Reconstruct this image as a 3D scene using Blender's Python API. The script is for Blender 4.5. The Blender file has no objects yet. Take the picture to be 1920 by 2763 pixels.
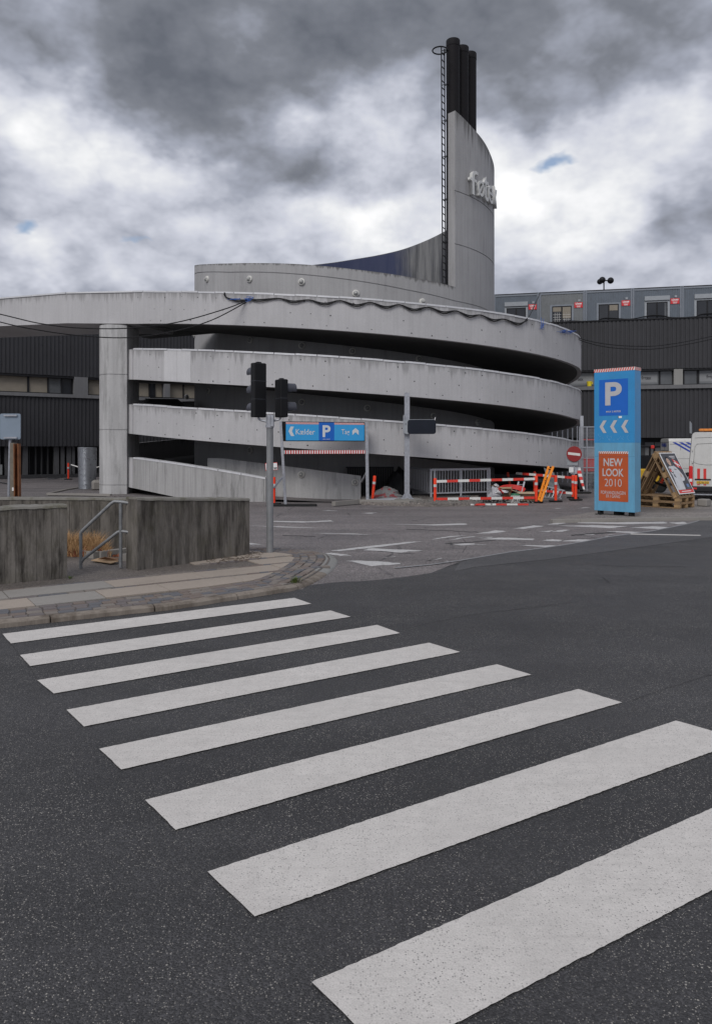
import bpy, math, random
import numpy as np
from mathutils import Vector, Matrix
R = random.Random(7)
rad = math.radians
S = bpy.context.scene
COL = S.collection

# ------------------------------------------------------------------ camera
CX, HZ, FPX, CH = 960.0, 1205.0, 2000.0, 2.25      # pixel centre, horizon row, focal length (px), eye height (m)
cam = bpy.data.cameras.new('camera')
cam.sensor_fit = 'VERTICAL'; cam.sensor_height = 36.0
cam.lens = FPX / 2763.0 * 36.0
cam.shift_y = -(1381.5 - HZ) / 2763.0
cam.clip_start = 0.1; cam.clip_end = 3000
cam_o = bpy.data.objects.new('camera', cam)
cam_o.location = (0, 0, CH); cam_o.rotation_euler = (rad(90), 0, 0)
COL.objects.link(cam_o); S.camera = cam_o

# ------------------------------------------------------------------ node helper
class NT:
    def __init__(s, tree):
        s.t = tree; s.n = tree.nodes; s.l = tree.links
    def node(s, kind, **kw):
        nd = s.n.new(kind)
        for k, v in kw.items(): setattr(nd, k, v)
        return nd
    def put(s, sock, v):
        if isinstance(v, bpy.types.NodeSocket): s.l.new(v, sock)
        else: sock.default_value = v
    def m(s, op, a, b=0.0, c=0.0, clamp=False):
        nd = s.node('ShaderNodeMath', operation=op, use_clamp=clamp)
        s.put(nd.inputs[0], a); s.put(nd.inputs[1], b)
        if len(nd.inputs) > 2: s.put(nd.inputs[2], c)
        return nd.outputs[0]
    def mix(s, f, a, b, blend='MIX'):
        nd = s.node('ShaderNodeMix', data_type='RGBA', blend_type=blend)
        s.put(nd.inputs['Factor'], f)
        for key, v in ((6, a), (7, b)):
            if not isinstance(v, bpy.types.NodeSocket) and len(v) == 3: v = (*v, 1)
            s.put(nd.inputs[key], v)
        return nd.outputs[2]
    def ramp(s, f, stops, interp='LINEAR'):
        nd = s.node('ShaderNodeValToRGB'); cr = nd.color_ramp; cr.interpolation = interp
        while len(cr.elements) < len(stops): cr.elements.new(0.5)
        for e, (p, c) in zip(cr.elements, stops):
            e.position = p; e.color = (*c, 1) if not isinstance(c, float) else (c, c, c, 1)
        s.put(nd.inputs[0], f); return nd.outputs[0]
    def noise(s, vec, scale, detail=4, rough=0.55, dist=0.0):
        nd = s.node('ShaderNodeTexNoise')
        s.put(nd.inputs['Vector'], vec); nd.inputs['Scale'].default_value = scale
        nd.inputs['Detail'].default_value = detail; nd.inputs['Roughness'].default_value = rough
        nd.inputs['Distortion'].default_value = dist
        return nd.outputs[0]
    def voro(s, vec, scale, feature='F1'):
        nd = s.node('ShaderNodeTexVoronoi', feature=feature)
        s.put(nd.inputs['Vector'], vec); nd.inputs['Scale'].default_value = scale
        return nd
    def mapping(s, vec, scale=(1, 1, 1), loc=(0, 0, 0), rot=(0, 0, 0)):
        nd = s.node('ShaderNodeMapping')
        s.put(nd.inputs[0], vec); nd.inputs['Scale'].default_value = scale
        nd.inputs['Location'].default_value = loc; nd.inputs['Rotation'].default_value = rot
        return nd.outputs[0]

# ------------------------------------------------------------------ world: blue sky behind broken cloud
SUN_EL, SUN_AZ = rad(42), rad(205)        # azimuth clockwise from +Y: behind the viewer, a little to the left
W = bpy.data.worlds.new('World'); S.world = W; W.use_nodes = True
w = NT(W.node_tree); w.n.clear()
wout = w.node('ShaderNodeOutputWorld'); wbg = w.node('ShaderNodeBackground')
sky = w.node('ShaderNodeTexSky', sky_type='NISHITA', sun_disc=False, sun_elevation=SUN_EL, sun_rotation=SUN_AZ)
gen = w.node('ShaderNodeTexCoord').outputs['Generated']
sep = w.node('ShaderNodeSeparateXYZ'); w.put(sep.inputs[0], gen)
wx, wy, wz = sep.outputs
# warp the direction with noise so that cloud masses get ragged, billowing outlines
cm = w.mapping(gen, (1, 1, 1.55))
def nz(scale, detail, rough, typ='FBM', loc=(0, 0, 0)):
    nd = w.node('ShaderNodeTexNoise'); nd.noise_type = typ
    w.put(nd.inputs['Vector'], w.mapping(cm, (1, 1, 1), loc) if any(loc) else cm); nd.inputs['Scale'].default_value = scale
    nd.inputs['Detail'].default_value = detail; nd.inputs['Roughness'].default_value = rough; return nd
warp = nz(4.5, 5, .58)
wsep = w.node('ShaderNodeSeparateColor'); w.put(wsep.inputs[0], warp.outputs['Color'])
az = w.m('ADD', w.m('ARCTAN2', wx, wy), w.m('MULTIPLY', w.m('SUBTRACT', wsep.outputs[0], 0.5), 0.30))
el = w.m('ADD', w.m('ARCSINE', w.m('MINIMUM', w.m('MAXIMUM', wz, -1.0), 1.0)), w.m('MULTIPLY', w.m('SUBTRACT', wsep.outputs[1], 0.5), 0.19))
def azel(px, py):
    a = math.atan((px - CX) / FPX); return a, math.atan((HZ - py) / FPX * math.cos(a))
def vm(op, a, b=None, c=None):
    nd = w.node('ShaderNodeVectorMath', operation=op); w.put(nd.inputs[0], a)
    if b is not None: w.put(nd.inputs[1], b)
    if c is not None: w.put(nd.inputs[2], c)
    return nd.outputs['Value'] if op == 'DOT_PRODUCT' else nd.outputs[0]
cmb = w.node('ShaderNodeCombineXYZ'); w.put(cmb.inputs[0], az); w.put(cmb.inputs[1], el); ae = cmb.outputs[0]
def blob(px, py, rx, ry, amp, acc):
    a, e = azel(px, py); v = vm('MULTIPLY_ADD', ae, (FPX / rx, FPX / ry, 0), (-a * FPX / rx, -e * FPX / ry, 0))
    return w.m('MULTIPLY_ADD', w.m('POWER', math.exp(-1), vm('DOT_PRODUCT', v, v)), amp, acc)
fb = nz(4.2, 6, .54).outputs[0]
bil = w.m('ABSOLUTE', w.m('MULTIPLY_ADD', nz(7.5, 4, .52, loc=(.37, .11, .83)).outputs[0], 2.0, -1.0))      # billows: creased, puffy cells
fb2 = nz(20.0, 3, .6, loc=(.7, .2, .1)).outputs[0]
tot = w.m('ADD', w.m('MULTIPLY', w.m('SUBTRACT', fb, 0.5), 0.70), w.m('MULTIPLY', w.m('SUBTRACT', bil, 0.22), 0.46))
tot = w.m('ADD', tot, w.m('MULTIPLY', w.m('SUBTRACT', fb2, 0.5), 0.34))
tot = w.m('ADD', tot, 0.60)
for b in [(760, 40, 620, 160, -.24), (200, 40, 420, 140, -.13), (1500, 40, 800, 150, -.21), (590, 320, 270, 140, -.40), (860, 480, 170, 80, -.27),
          (420, 200, 230, 100, -.11), (60, 270, 170, 90, .12), (1480, 250, 260, 60, -.18), (420, 430, 190, 70, .20), (150, 360, 160, 70, .22),
          (960, 330, 170, 90, .16), (900, 640, 330, 110, .19), (1080, 640, 110, 55, .30), (1700, 330, 300, 120, .17),
          (1420, 500, 110, 90, .34), (1500, 620, 260, 130, .14), (1870, 570, 130, 70, -.26), (180, 775, 300, 45, -.10),
          (330, 560, 340, 80, -.02), (1420, 770, 200, 50, -.16), (60, 640, 130, 60, .24), (1560, 540, 160, 60, .16)]:
    tot = blob(*b, tot)
cloud = w.ramp(tot, [(0.0, (.125, .137, .165)), (.22, (.195, .208, .242)), (.42, (.335, .357, .425)), (.62, (.565, .585, .66)),
                     (.84, (.79, .80, .82)), (1.05 if False else 1.0, (.93, .93, .94))])
blue = 0.0
for b in [(22, 575, 46, 18, .8), (355, 657, 44, 16, .75), (1572, 410, 60, 26, .95), (1908, 722, 45, 32, .9)]: blue = blob(*b, blue)
blue = w.m('MULTIPLY', w.m('SUBTRACT', w.m('MULTIPLY', blue, w.m('ADD', fb2, 0.35)), 0.25), 1.9, clamp=True)
skyc = w.mix(1.0, sky.outputs[0], (.11, .11, .11, 1), 'MULTIPLY')
w.l.new(w.mix(w.m('MULTIPLY', blue, 0.85), cloud, skyc), wbg.inputs[0])
wbg.inputs[1].default_value = 1.0
W.cycles.sampling_method = 'MANUAL'; W.cycles.sample_map_resolution = 256
w.l.new(wbg.outputs[0], wout.inputs[0])

# ------------------------------------------------------------------ sun (veiled by cloud) and exposure
sl = bpy.data.lights.new('sun', 'SUN'); sl.energy = 1.5; sl.angle = rad(28); sl.color = (1, .97, .94)
so = bpy.data.objects.new('sun', sl); COL.objects.link(so)
sdir = Vector((math.sin(SUN_AZ) * math.cos(SUN_EL), math.cos(SUN_AZ) * math.cos(SUN_EL), math.sin(SUN_EL)))
so.rotation_euler = sdir.to_track_quat('Z', 'Y').to_euler(); so.location = (0, -20, 30)
S.view_settings.view_transform = 'Standard'; S.view_settings.look = 'None'
S.view_settings.exposure = 0.12; S.view_settings.gamma = 1.0
S.render.engine = 'CYCLES'; S.cycles.use_denoising = True; S.cycles.max_bounces = 5; S.cycles.diffuse_bounces = 3

# ------------------------------------------------------------------ placing helpers
def P(px, py, Y): return Vector(((px - CX) * Y / FPX, Y, CH - (py - HZ) * Y / FPX))
def G(px, py, z=0.0):
    Y = FPX * (CH - z) / (py - HZ); return Vector(((px - CX) * Y / FPX, Y, z))
def ppm(Y): return FPX / Y

class MB:
    def __init__(s): s.v = []; s.f = []
    def quad(s, a, b, c, d):
        i = len(s.v); s.v += [tuple(a), tuple(b), tuple(c), tuple(d)]; s.f.append((i, i+1, i+2, i+3)); return s
    def poly(s, pts):
        i = len(s.v); s.v += [tuple(p) for p in pts]; s.f.append(tuple(range(i, i + len(pts)))); return s
    def box(s, c, size, M=None):
        c = Vector(c); hx, hy, hz = (x / 2 for x in size); i = len(s.v)
        for dz in (-hz, hz):
            for dx, dy in ((-hx, -hy), (hx, -hy), (hx, hy), (-hx, hy)):
                p = Vector((dx, dy, dz))
                if M is not None: p = M @ p
                s.v.append(tuple(c + p))
        s.f += [(i, i+3, i+2, i+1), (i+4, i+5, i+6, i+7), (i, i+1, i+5, i+4), (i+1, i+2, i+6, i+5), (i+2, i+3, i+7, i+6), (i+3, i, i+4, i+7)]
        return s
    def bbox(s, c, size, b=0.01, M=None):            # box with chamfered edges
        c = Vector(c); h = [x / 2 for x in size]; b = min(b, min(h) * .6); i = len(s.v)
        for z, k in ((-h[2], b), (-h[2] + b, 0), (h[2] - b, 0), (h[2], b)):
            X, Y = h[0] - k, h[1] - k
            for dx, dy in ((-X + b, -Y), (X - b, -Y), (X, -Y + b), (X, Y - b), (X - b, Y), (-X + b, Y), (-X, Y - b), (-X, -Y + b)):
                p = Vector((dx, dy, z))
                if M is not None: p = M @ p
                s.v.append(tuple(c + p))
        for r in range(3):
            for k in range(8):
                a = i + r * 8 + k; d = i + r * 8 + (k + 1) % 8
                s.f.append((a, d, d + 8, a + 8))
        s.f.append(tuple(i + 7 - k for k in range(8))); s.f.append(tuple(i + 24 + k for k in range(8)))
        return s
    def prism(s, pts, vec):
        vec = Vector(vec); n = len(pts); i = len(s.v)
        s.v += [tuple(p) for p in pts] + [tuple(Vector(p) + vec) for p in pts]
        s.f.append(tuple(i + n - 1 - k for k in range(n))); s.f.append(tuple(i + n + k for k in range(n)))
        for k in range(n):
            a, b = i + k, i + (k + 1) % n; s.f.append((a, b, b + n, a + n))
        return s
    def tube(s, pts, r, n=8, caps=True):
        pts = [Vector(p) for p in pts]; rr = r if isinstance(r, (list, tuple)) else [r] * len(pts)
        i = len(s.v); prev = None
        for k, p in enumerate(pts):
            t = (pts[min(k + 1, len(pts) - 1)] - pts[max(k - 1, 0)])
            t = t.normalized() if t.length > 1e-9 else Vector((0, 0, 1))
            if prev is None:
                a = t.orthogonal().normalized()
                if abs(t.z) > .95: a = (Vector((1, 0, 0)) - t * t.x).normalized()
            else:
                a = prev - t * prev.dot(t); a = a.normalized() if a.length > 1e-6 else t.orthogonal().normalized()
            prev = a; b = t.cross(a)
            for j in range(n):
                th = 2 * math.pi * j / n; s.v.append(tuple(p + (a * math.cos(th) + b * math.sin(th)) * rr[k]))
        for k in range(len(pts) - 1):
            for j in range(n):
                a0 = i + k * n + j; b0 = i + k * n + (j + 1) % n; s.f.append((a0, b0, b0 + n, a0 + n))
        if caps:
            s.f.append(tuple(i + n - 1 - j for j in range(n))); e = i + (len(pts) - 1) * n
            s.f.append(tuple(e + j for j in range(n)))
        return s
    def bar(s, a, b, wd, hd, up=(0, 0, 1)):
        a = Vector(a); b = Vector(b); t = (b - a).normalized(); up = Vector(up)
        x = t.cross(up); x = x.normalized() if x.length > 1e-6 else t.orthogonal().normalized(); y = x.cross(t)
        M = Matrix((x, t, y)).transposed(); return s.box((a + b) / 2, (wd, (b - a).length, hd), M)
    def lathe(s, c, prof, n=16, axis=(0, 0, 1)):
        c = Vector(c); ax = Vector(axis).normalized(); a = ax.orthogonal().normalized(); b = ax.cross(a); i = len(s.v)
        for r, z in prof:
            for j in range(n):
                th = 2 * math.pi * j / n; s.v.append(tuple(c + ax * z + (a * math.cos(th) + b * math.sin(th)) * r))
        for k in range(len(prof) - 1):
            for j in range(n):
                a0 = i + k * n + j; b0 = i + k * n + (j + 1) % n; s.f.append((a0, b0, b0 + n, a0 + n))
        s.f.append(tuple(i + n - 1 - j for j in range(n))); e = i + (len(prof) - 1) * n
        s.f.append(tuple(e + j for j in range(n)))
        return s
    def grid(s, rows):
        i = len(s.v); n = len(rows[0])
        for r in rows: s.v += [tuple(p) for p in r]
        for k in range(len(rows) - 1):
            for j in range(n - 1):
                a = i + k * n + j; s.f.append((a, a + 1, a + n + 1, a + n))
        return s
    def build(s, name, mat, parent=None, world=True, smooth=False):
        me = bpy.data.meshes.new(name); me.from_pydata(s.v, [], s.f); me.validate(); me.update()
        if mat: me.materials.append(mat)
        if smooth:
            me.polygons.foreach_set('use_smooth', [True] * len(me.polygons))
            try: me.set_sharp_from_angle(angle=rad(38))
            except Exception: pass
        return link(name, me, parent, world)

def pmat(p):
    return Matrix.LocRotScale(p.location, p.rotation_euler, p.scale)
def link(name, me, parent=None, world=True):
    o = bpy.data.objects.new(name, me); COL.objects.link(o)
    if parent is not None:
        o.parent = parent
        if world and parent.type == 'EMPTY': o.matrix_parent_inverse = pmat(parent).inverted()
    return o
def tag(o, label, cat=None, group=None, kind=None):
    if label: o['label'] = label
    if cat: o['category'] = cat
    if group: o['group'] = group
    if kind: o['kind'] = kind
    return o
def thing(name, label, cat, loc=(0, 0, 0), rz=0.0, group=None):
    o = bpy.data.objects.new(name, None); COL.objects.link(o); o.location = loc; o.rotation_euler = (0, 0, rz)
    o.empty_display_size = .2
    return tag(o, label, cat, group)
def dup(root, loc=None, rot=None, label=None, parent=None):
    c = root.copy(); COL.objects.link(c); c.parent = parent
    if loc is not None: c.location = loc
    if rot is not None: c.rotation_euler = rot
    if label: c['label'] = label
    for ch in list(root.children): dup(ch, parent=c)
    return c

def text_mesh(sx, bold=0.0, extrude=0.0):
    cu = bpy.data.curves.new('t', 'FONT'); cu.body = sx; cu.size = 1.0; cu.offset = bold; cu.extrude = extrude
    cu.resolution_u = 6; cu.align_x = 'CENTER'
    ob = bpy.data.objects.new('t', cu); COL.objects.link(ob)
    dg = bpy.context.evaluated_depsgraph_get(); me = bpy.data.meshes.new_from_object(ob.evaluated_get(dg))
    bpy.data.objects.remove(ob); bpy.data.curves.remove(cu)
    return me
def text(sx, name, mat, parent, centre, xdir, updir, wd, ht, bold=0.0, extrude=0.0, world=True):
    me = text_mesh(sx, bold, extrude)
    co = np.empty(len(me.vertices) * 3); me.vertices.foreach_get('co', co); co = co.reshape(-1, 3)
    lo, hi = co.min(0), co.max(0); c = (lo + hi) / 2; sc = np.array([wd / max(hi[0] - lo[0], 1e-6), ht / max(hi[1] - lo[1], 1e-6), 1])
    x = Vector(xdir).normalized(); u = Vector(updir).normalized(); n = x.cross(u).normalized()
    q = (co - c) * sc; out = np.array(centre) + np.outer(q[:, 0], x) + np.outer(q[:, 1], u) + np.outer(q[:, 2], n)
    me.vertices.foreach_set('co', out.ravel()); me.update(); me.materials.clear(); me.materials.append(mat); me.name = name
    return link(name, me, parent, world)

# ------------------------------------------------------------------ materials
MATS = {}
def new_mat(name):
    m = bpy.data.materials.new(name); m.use_nodes = True; t = NT(m.node_tree)
    return m, t, t.n['Principled BSDF']
def bump(t, h, strength, dist=0.02):
    b = t.node('ShaderNodeBump'); b.inputs['Strength'].default_value = strength; b.inputs['Distance'].default_value = dist
    t.put(b.inputs['Height'], h); return b.outputs[0]
def plain(name, col, rough=.55, metal=0.0, var=.12, scale=6.0, bmp=.05, coat=0.0, grime=0.0):
    if name in MATS: return MATS[name]
    m, t, b = new_mat(name); oc = t.node('ShaderNodeTexCoord').outputs['Object']
    n1 = t.noise(oc, scale, 5); n2 = t.noise(oc, scale * 9, 3)
    f = t.m('ADD', t.m('MULTIPLY', n1, .7), t.m('MULTIPLY', n2, .3))
    lo = tuple(c * (1 - var) for c in col); hi = tuple(min(1, c * (1 + var)) for c in col)
    c = t.ramp(f, [(.3, lo), (.7, hi)])
    if grime:
        gm = t.ramp(t.noise(t.mapping(oc, (3, 3, .6)), 2.2, 6, .65), [(.48, 0.0), (.72, 1.0)])
        c = t.mix(t.m('MULTIPLY', gm, grime), c, (.07, .065, .06))
    t.put(b.inputs['Base Color'], c); t.put(b.inputs['Roughness'], t.m('ADD', t.m('MULTIPLY', n1, .25), rough - .12))
    b.inputs['Metallic'].default_value = metal
    if max(col) < .03: b.inputs['Specular IOR Level'].default_value = .2
    if coat: b.inputs['Coat Weight'].default_value = coat; b.inputs['Coat Roughness'].default_value = .15
    if bmp: t.put(b.inputs['Normal'], bump(t, n2, bmp))
    MATS[name] = m; return m
def concrete(name, col, streak=.35, stain=.25, dark=(.09, .088, .085), boards=0.0, rough=.85, moss=0.0, cover=.56, blot=(2.2, 2.2, .35), drip=0.0):
    if name in MATS: return MATS[name]
    m, t, b = new_mat(name); oc = t.node('ShaderNodeTexCoord').outputs['Object']
    big = t.noise(oc, .35, 5, .6); fine = t.noise(oc, 22, 6, .7); mid = t.noise(oc, 3.5, 6, .6)
    c = t.ramp(t.m('ADD', t.m('MULTIPLY', big, .55), t.m('MULTIPLY', fine, .45)), [(.32, tuple(x * .84 for x in col)), (.68, tuple(min(1, x * 1.13) for x in col))])
    st = t.noise(t.mapping(oc, (7, 7, .22)), 1.0, 7, .68)
    sm = t.ramp(st, [(.46, 0.0), (.74, 1.0)])
    c = t.mix(t.m('MULTIPLY', sm, streak), c, tuple(x * .5 for x in col))
    st2 = t.noise(t.mapping(oc, blot), 1.0, 8, .7)
    sm2 = t.ramp(st2, [(cover, 0.0), (cover + .2, 1.0)])
    c = t.mix(t.m('MULTIPLY', sm2, stain), c, dark)
    pits = t.ramp(t.voro(oc, 9).outputs['Distance'], [(.04, 1.0), (.09, 0.0)])
    c = t.mix(t.m('MULTIPLY', pits, .35), c, tuple(x * .45 for x in col))
    h = t.m('ADD', t.m('MULTIPLY', fine, .6), t.m('MULTIPLY', mid, .4))
    if boards:
        wv = t.noise(t.mapping(oc, (9, 9, .05)), 1.0, 2, .4)
        h = t.m('ADD', h, t.m('MULTIPLY', wv, boards))
        c = t.mix(t.m('MULTIPLY', t.ramp(wv, [(.42, 1.0), (.5, 0.0)]), .3), c, tuple(x * .55 for x in col))
    if moss:
        mm = t.ramp(t.noise(oc, 2.3, 7, .7), [(.5, 0.0), (.66, 1.0)])
        c = t.mix(t.m('MULTIPLY', mm, moss), c, (.075, .07, .035))
    if drip:
        at = t.node('ShaderNodeAttribute', attribute_name='drip'); dn = t.noise(t.mapping(oc, (4.5, 4.5, .10)), 1.0, 7, .72)
        lv = t.m('ADD', at.outputs['Fac'], t.m('MULTIPLY', t.m('SUBTRACT', dn, .5), 1.5))
        c = t.mix(t.m('MULTIPLY', t.ramp(lv, [(.80, 0.0), (1.25, 1.0)]), drip), c, dark)
    t.put(b.inputs['Base Color'], c); b.inputs['Roughness'].default_value = rough
    b.inputs['Specular IOR Level'].default_value = .25
    t.put(b.inputs['Normal'], bump(t, h, .35, .02))
    MATS[name] = m; return m
def asphalt(name, col, speck=.5, scale=95., tint=(.30, .27, .23), patch=.25, cracks=0.0, sheen=.04):
    m, t, b = new_mat(name); oc = t.node('ShaderNodeTexCoord').outputs['Object']
    v = t.voro(oc, scale); v2 = t.voro(oc, scale * .52)
    big = t.noise(oc, .45, 6, .62); mid = t.noise(oc, 2.6, 5, .6); fine = t.noise(oc, scale * 1.5, 3, .7)
    base = t.ramp(t.m('ADD', t.m('MULTIPLY', big, .6), t.m('MULTIPLY', mid, .4)), [(.32, tuple(x * (1 - patch) for x in col)), (.68, tuple(x * (1 + patch) for x in col))])
    base = t.mix(t.m('MULTIPLY', t.ramp(fine, [(.38, 1.0), (.6, 0.0)]), .55), base, tuple(x * .35 for x in col))
    sc = t.node('ShaderNodeSeparateColor'); t.put(sc.inputs[0], v.outputs['Color'])
    ln = t.noise(t.mapping(oc, (.10, .85, 1), rot=(0, 0, rad(-33))), 1.0, 4, .55)
    base = t.mix(1.0, base, t.ramp(ln, [(.34, .78), (.66, 1.22)]), 'MULTIPLY')
    base = t.mix(1.0, base, t.ramp(sc.outputs[2], [(0.0, .50), (.7, 1.0), (1.0, 1.65)]), 'MULTIPLY')
    mask = t.m('MULTIPLY', t.ramp(sc.outputs[0], [(.80, 0.0), (.90, 1.0)]), t.ramp(v.outputs['Distance'], [(.25, 1.0), (.48, 0.0)]))
    sc2 = t.node('ShaderNodeSeparateColor'); t.put(sc2.inputs[0], v2.outputs['Color'])
    mask2 = t.m('MULTIPLY', t.ramp(sc2.outputs[1], [(.86, 0.0), (.93, 1.0)]), t.ramp(v2.outputs['Distance'], [(.16, 1.0), (.34, 0.0)]))
    area = t.ramp(t.noise(oc, .8, 5, .65), [(.34, .12), (.62, 1.0)])
    c = t.mix(t.m('MULTIPLY', t.m('MULTIPLY', t.m('MAXIMUM', mask, mask2), speck), area), base, tint)
    if cracks:
        cr = t.voro(t.mapping(oc, (1, 1, 1)), .42, 'DISTANCE_TO_EDGE')
        wob = t.m('ADD', cr.outputs['Distance'], t.m('MULTIPLY', t.m('SUBTRACT', t.noise(oc, 5, 5, .7), .5), .10))
        cm_ = t.m('MULTIPLY', t.ramp(t.m('ABSOLUTE', wob), [(.004, 1.0), (.012, 0.0)]), t.ramp(t.noise(oc, .5, 3), [(.5, 0.0), (.6, 1.0)]))
        c = t.mix(t.m('MULTIPLY', cm_, cracks), c, (.015, .015, .015))
    t.put(b.inputs['Base Color'], c)
    t.put(b.inputs['Roughness'], t.ramp(big, [(.3, .55), (.7, .75)]))
    b.inputs['Specular IOR Level'].default_value = .5
    b.inputs['Sheen Weight'].default_value = sheen; b.inputs['Sheen Roughness'].default_value = .45
    h = t.m('ADD', t.m('MULTIPLY', v.outputs['Distance'], -1.0), t.m('MULTIPLY', fine, .5))
    t.put(b.inputs['Normal'], bump(t, h, .8, .008))
    MATS[name] = m; return m
def road_paint(name, col=(.60, .57, .535), wear=.25, scale=1.0):
    m, t, b = new_mat(name); oc = t.node('ShaderNodeTexCoord').outputs['Object']
    v = t.voro(oc, 95 * scale); sc = t.node('ShaderNodeSeparateColor'); t.put(sc.inputs[0], v.outputs['Color'])
    big = t.noise(oc, .9, 6, .65); mid = t.noise(oc, 7, 5, .65); fine = t.noise(oc, 120, 3, .7)
    c = t.ramp(t.m('ADD', t.m('MULTIPLY', big, .5), t.m('MULTIPLY', mid, .5)), [(.3, tuple(x * .78 for x in col)), (.7, tuple(min(1, x * 1.06) for x in col))])
    scr = t.noise(t.mapping(oc, (1.2, 14, 1), rot=(0, 0, rad(-32))), 1.5, 5, .7)
    c = t.mix(t.m('MULTIPLY', t.ramp(scr, [(.5, 0.0), (.75, 1.0)]), wear * .9), c, tuple(x * .55 for x in col))
    hole = t.m('MULTIPLY', t.ramp(sc.outputs[0], [(.72, 0.0), (.84, 1.0)]), t.ramp(v.outputs['Distance'], [(.2, 1.0), (.5, 0.0)]))
    wa = t.ramp(big, [(.3, .25), (.65, 1.0)])
    c = t.mix(t.m('MULTIPLY', t.m('MULTIPLY', hole, wa), .42 + wear * 1.4, clamp=True), c, (.07, .068, .068))
    c = t.mix(t.m('MULTIPLY', t.ramp(fine, [(.38, 1.0), (.54, 0.0)]), .34), c, tuple(x * .5 for x in col))
    t.put(b.inputs['Base Color'], c); b.inputs['Roughness'].default_value = .75
    t.put(b.inputs['Normal'], bump(t, t.m('ADD', v.outputs['Distance'], fine), .3, .004))
    MATS[name] = m; return m
def glass(name, col=(.02, .022, .026), rough=.08):
    if name in MATS: return MATS[name]
    m, t, b = new_mat(name); oc = t.node('ShaderNodeTexCoord').outputs['Object']
    n = t.noise(oc, .8, 3)
    t.put(b.inputs['Base Color'], t.ramp(n, [(.3, tuple(x * .7 for x in col)), (.7, tuple(x * 1.3 for x in col))]))
    b.inputs['Roughness'].default_value = rough; b.inputs['Specular IOR Level'].default_value = .6
    t.put(b.inputs['Normal'], bump(t, n, .04, .05))
    MATS[name] = m; return m

M_conc = concrete('concrete_light', (.465, .458, .462), .22, .12, boards=0.0, cover=.58, drip=.40)
M_drum = concrete('concrete_drum', (.365, .36, .36), .36, .35, boards=0.0, drip=.75)
M_col = concrete('concrete_column', (.46, .455, .45), .45, .60, dark=(.13, .128, .125), cover=.50)
M_low = concrete('concrete_weathered', (.37, .365, .36), .75, .9, dark=(.10, .098, .095))
M_wall = concrete('concrete_board_marked', (.180, .164, .145), .6, .94, dark=(.032, .028, .024), boards=.6, moss=.22, cover=.41, blot=(5.5, 5.5, .9))
M_cope_wall = concrete('concrete_mossy_top', (.20, .19, .17), .3, .5, dark=(.05, .045, .03), moss=.7)
M_groove = plain('joint_dark', (.05, .05, .05), .9, 0, .2)
M_zinc = plain('coping_metal', (.62, .62, .63), .45, .25, .08, 3, .02)
M_galv = plain('galvanised_steel', (.36, .37, .40), .5, .55, .22, 14, .08)
M_galv_l = plain('galvanised_pale', (.48, .49, .52), .45, .4, .12, 9, .04)
M_black = plain('black_paint', (.012, .012, .014), .5, 0, .25, 5, .04)
M_flue = plain('flue_black', (.011, .010, .0115), .7, .2, .25, 2, .05)
M_sig = plain('signal_black', (.008, .008, .009), .55, 0, .2, 6, .03)
M_sigv = plain('signal_visor', (.045, .047, .06), .5, 0, .25, 6, .03)
M_white = plain('white_paint', (.72, .72, .72), .4, 0, .05, 5, .02)
M_letter = plain('letter_white', (.62, .62, .60), .55, 0, .12, 5, .04, grime=.35)
M_road = asphalt('asphalt_road', (.049, .0475, .049), 1.0, 112., (.40, .375, .335), .28, sheen=0.0)
M_far = asphalt('asphalt_worn', (.172, .152, .148), .5, 40., (.36, .33, .31), .20, cracks=.95)
M_strip = asphalt('asphalt_new', (.064, .062, .063), .35, 60., (.22, .21, .2), .15)
M_isl = asphalt('asphalt_island', (.215, .19, .17), .6, 40., (.42, .38, .34), .22)
M_paint = road_paint('road_paint', wear=.34)
M_paint2 = road_paint('road_paint_worn', (.52, .51, .50), wear=.75, scale=.5)
M_orange = plain('orange_plastic', (.92, .062, .018), .45, 0, .08, 8, .03)
M_red = plain('red_paint', (.60, .035, .028), .5, 0, .1, 8, .03)
M_refl = plain('reflective_white', (.70, .69, .66), .5, 0, .1, 10, .03)
M_reflg = plain('reflective_grey', (.55, .55, .55), .45, 0, .2, 40, .03)
M_rubber = plain('black_rubber', (.018, .018, .018), .8, 0, .3, 12, .1)
M_wood = None

# ================================================================== GROUND, ROAD, PAVEMENT
g = MB().quad((-400, -60, -.012), (400, -60, -.012), (400, 700, -.012), (-400, 700, -.012)).build('ground', M_far)
tag(g, None, kind='structure')
near = [(828, 1580), (875, 1574), (920, 1570), (975, 1568), (1025, 1564), (1095, 1556), (1161, 1546), (1200, 1531), (1233, 1518), (1280, 1505),
        (1375, 1489), (1450, 1480), (1520, 1470), (1585, 1459), (1640, 1448), (1760, 1432), (1850, 1414), (1890, 1404), (1980, 1402)]
pts = [G(x, y, -.006) for x, y in near]
pts = [Vector((-60, -30, -.006)), Vector((60, -30, -.006)), Vector((60, 24, -.006))] + pts[::-1] + \
      [G(816, 1590, -.006), G(600, 1600, -.006), Vector((-2.6, 11.5, -.006)), Vector((-60, -25, -.006))]
road = MB().poly(pts).build('road', M_road); tag(road, None, kind='structure')
# darker reinstatement strip along the road edge
top = [(1240, 1517), (1280, 1506), (1375, 1490), (1450, 1481), (1520, 1471), (1585, 1460), (1640, 1449), (1760, 1433), (1850, 1415), (1890, 1405), (1985, 1403)]
bot = [(2100, 1428), (1920, 1449), (1681, 1482), (1480, 1509), (1280, 1530), (1225, 1541)]
o = MB().poly([G(x, y, -.002) for x, y in top + bot][::-1]).build('asphalt_strip', M_strip, road)

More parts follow.
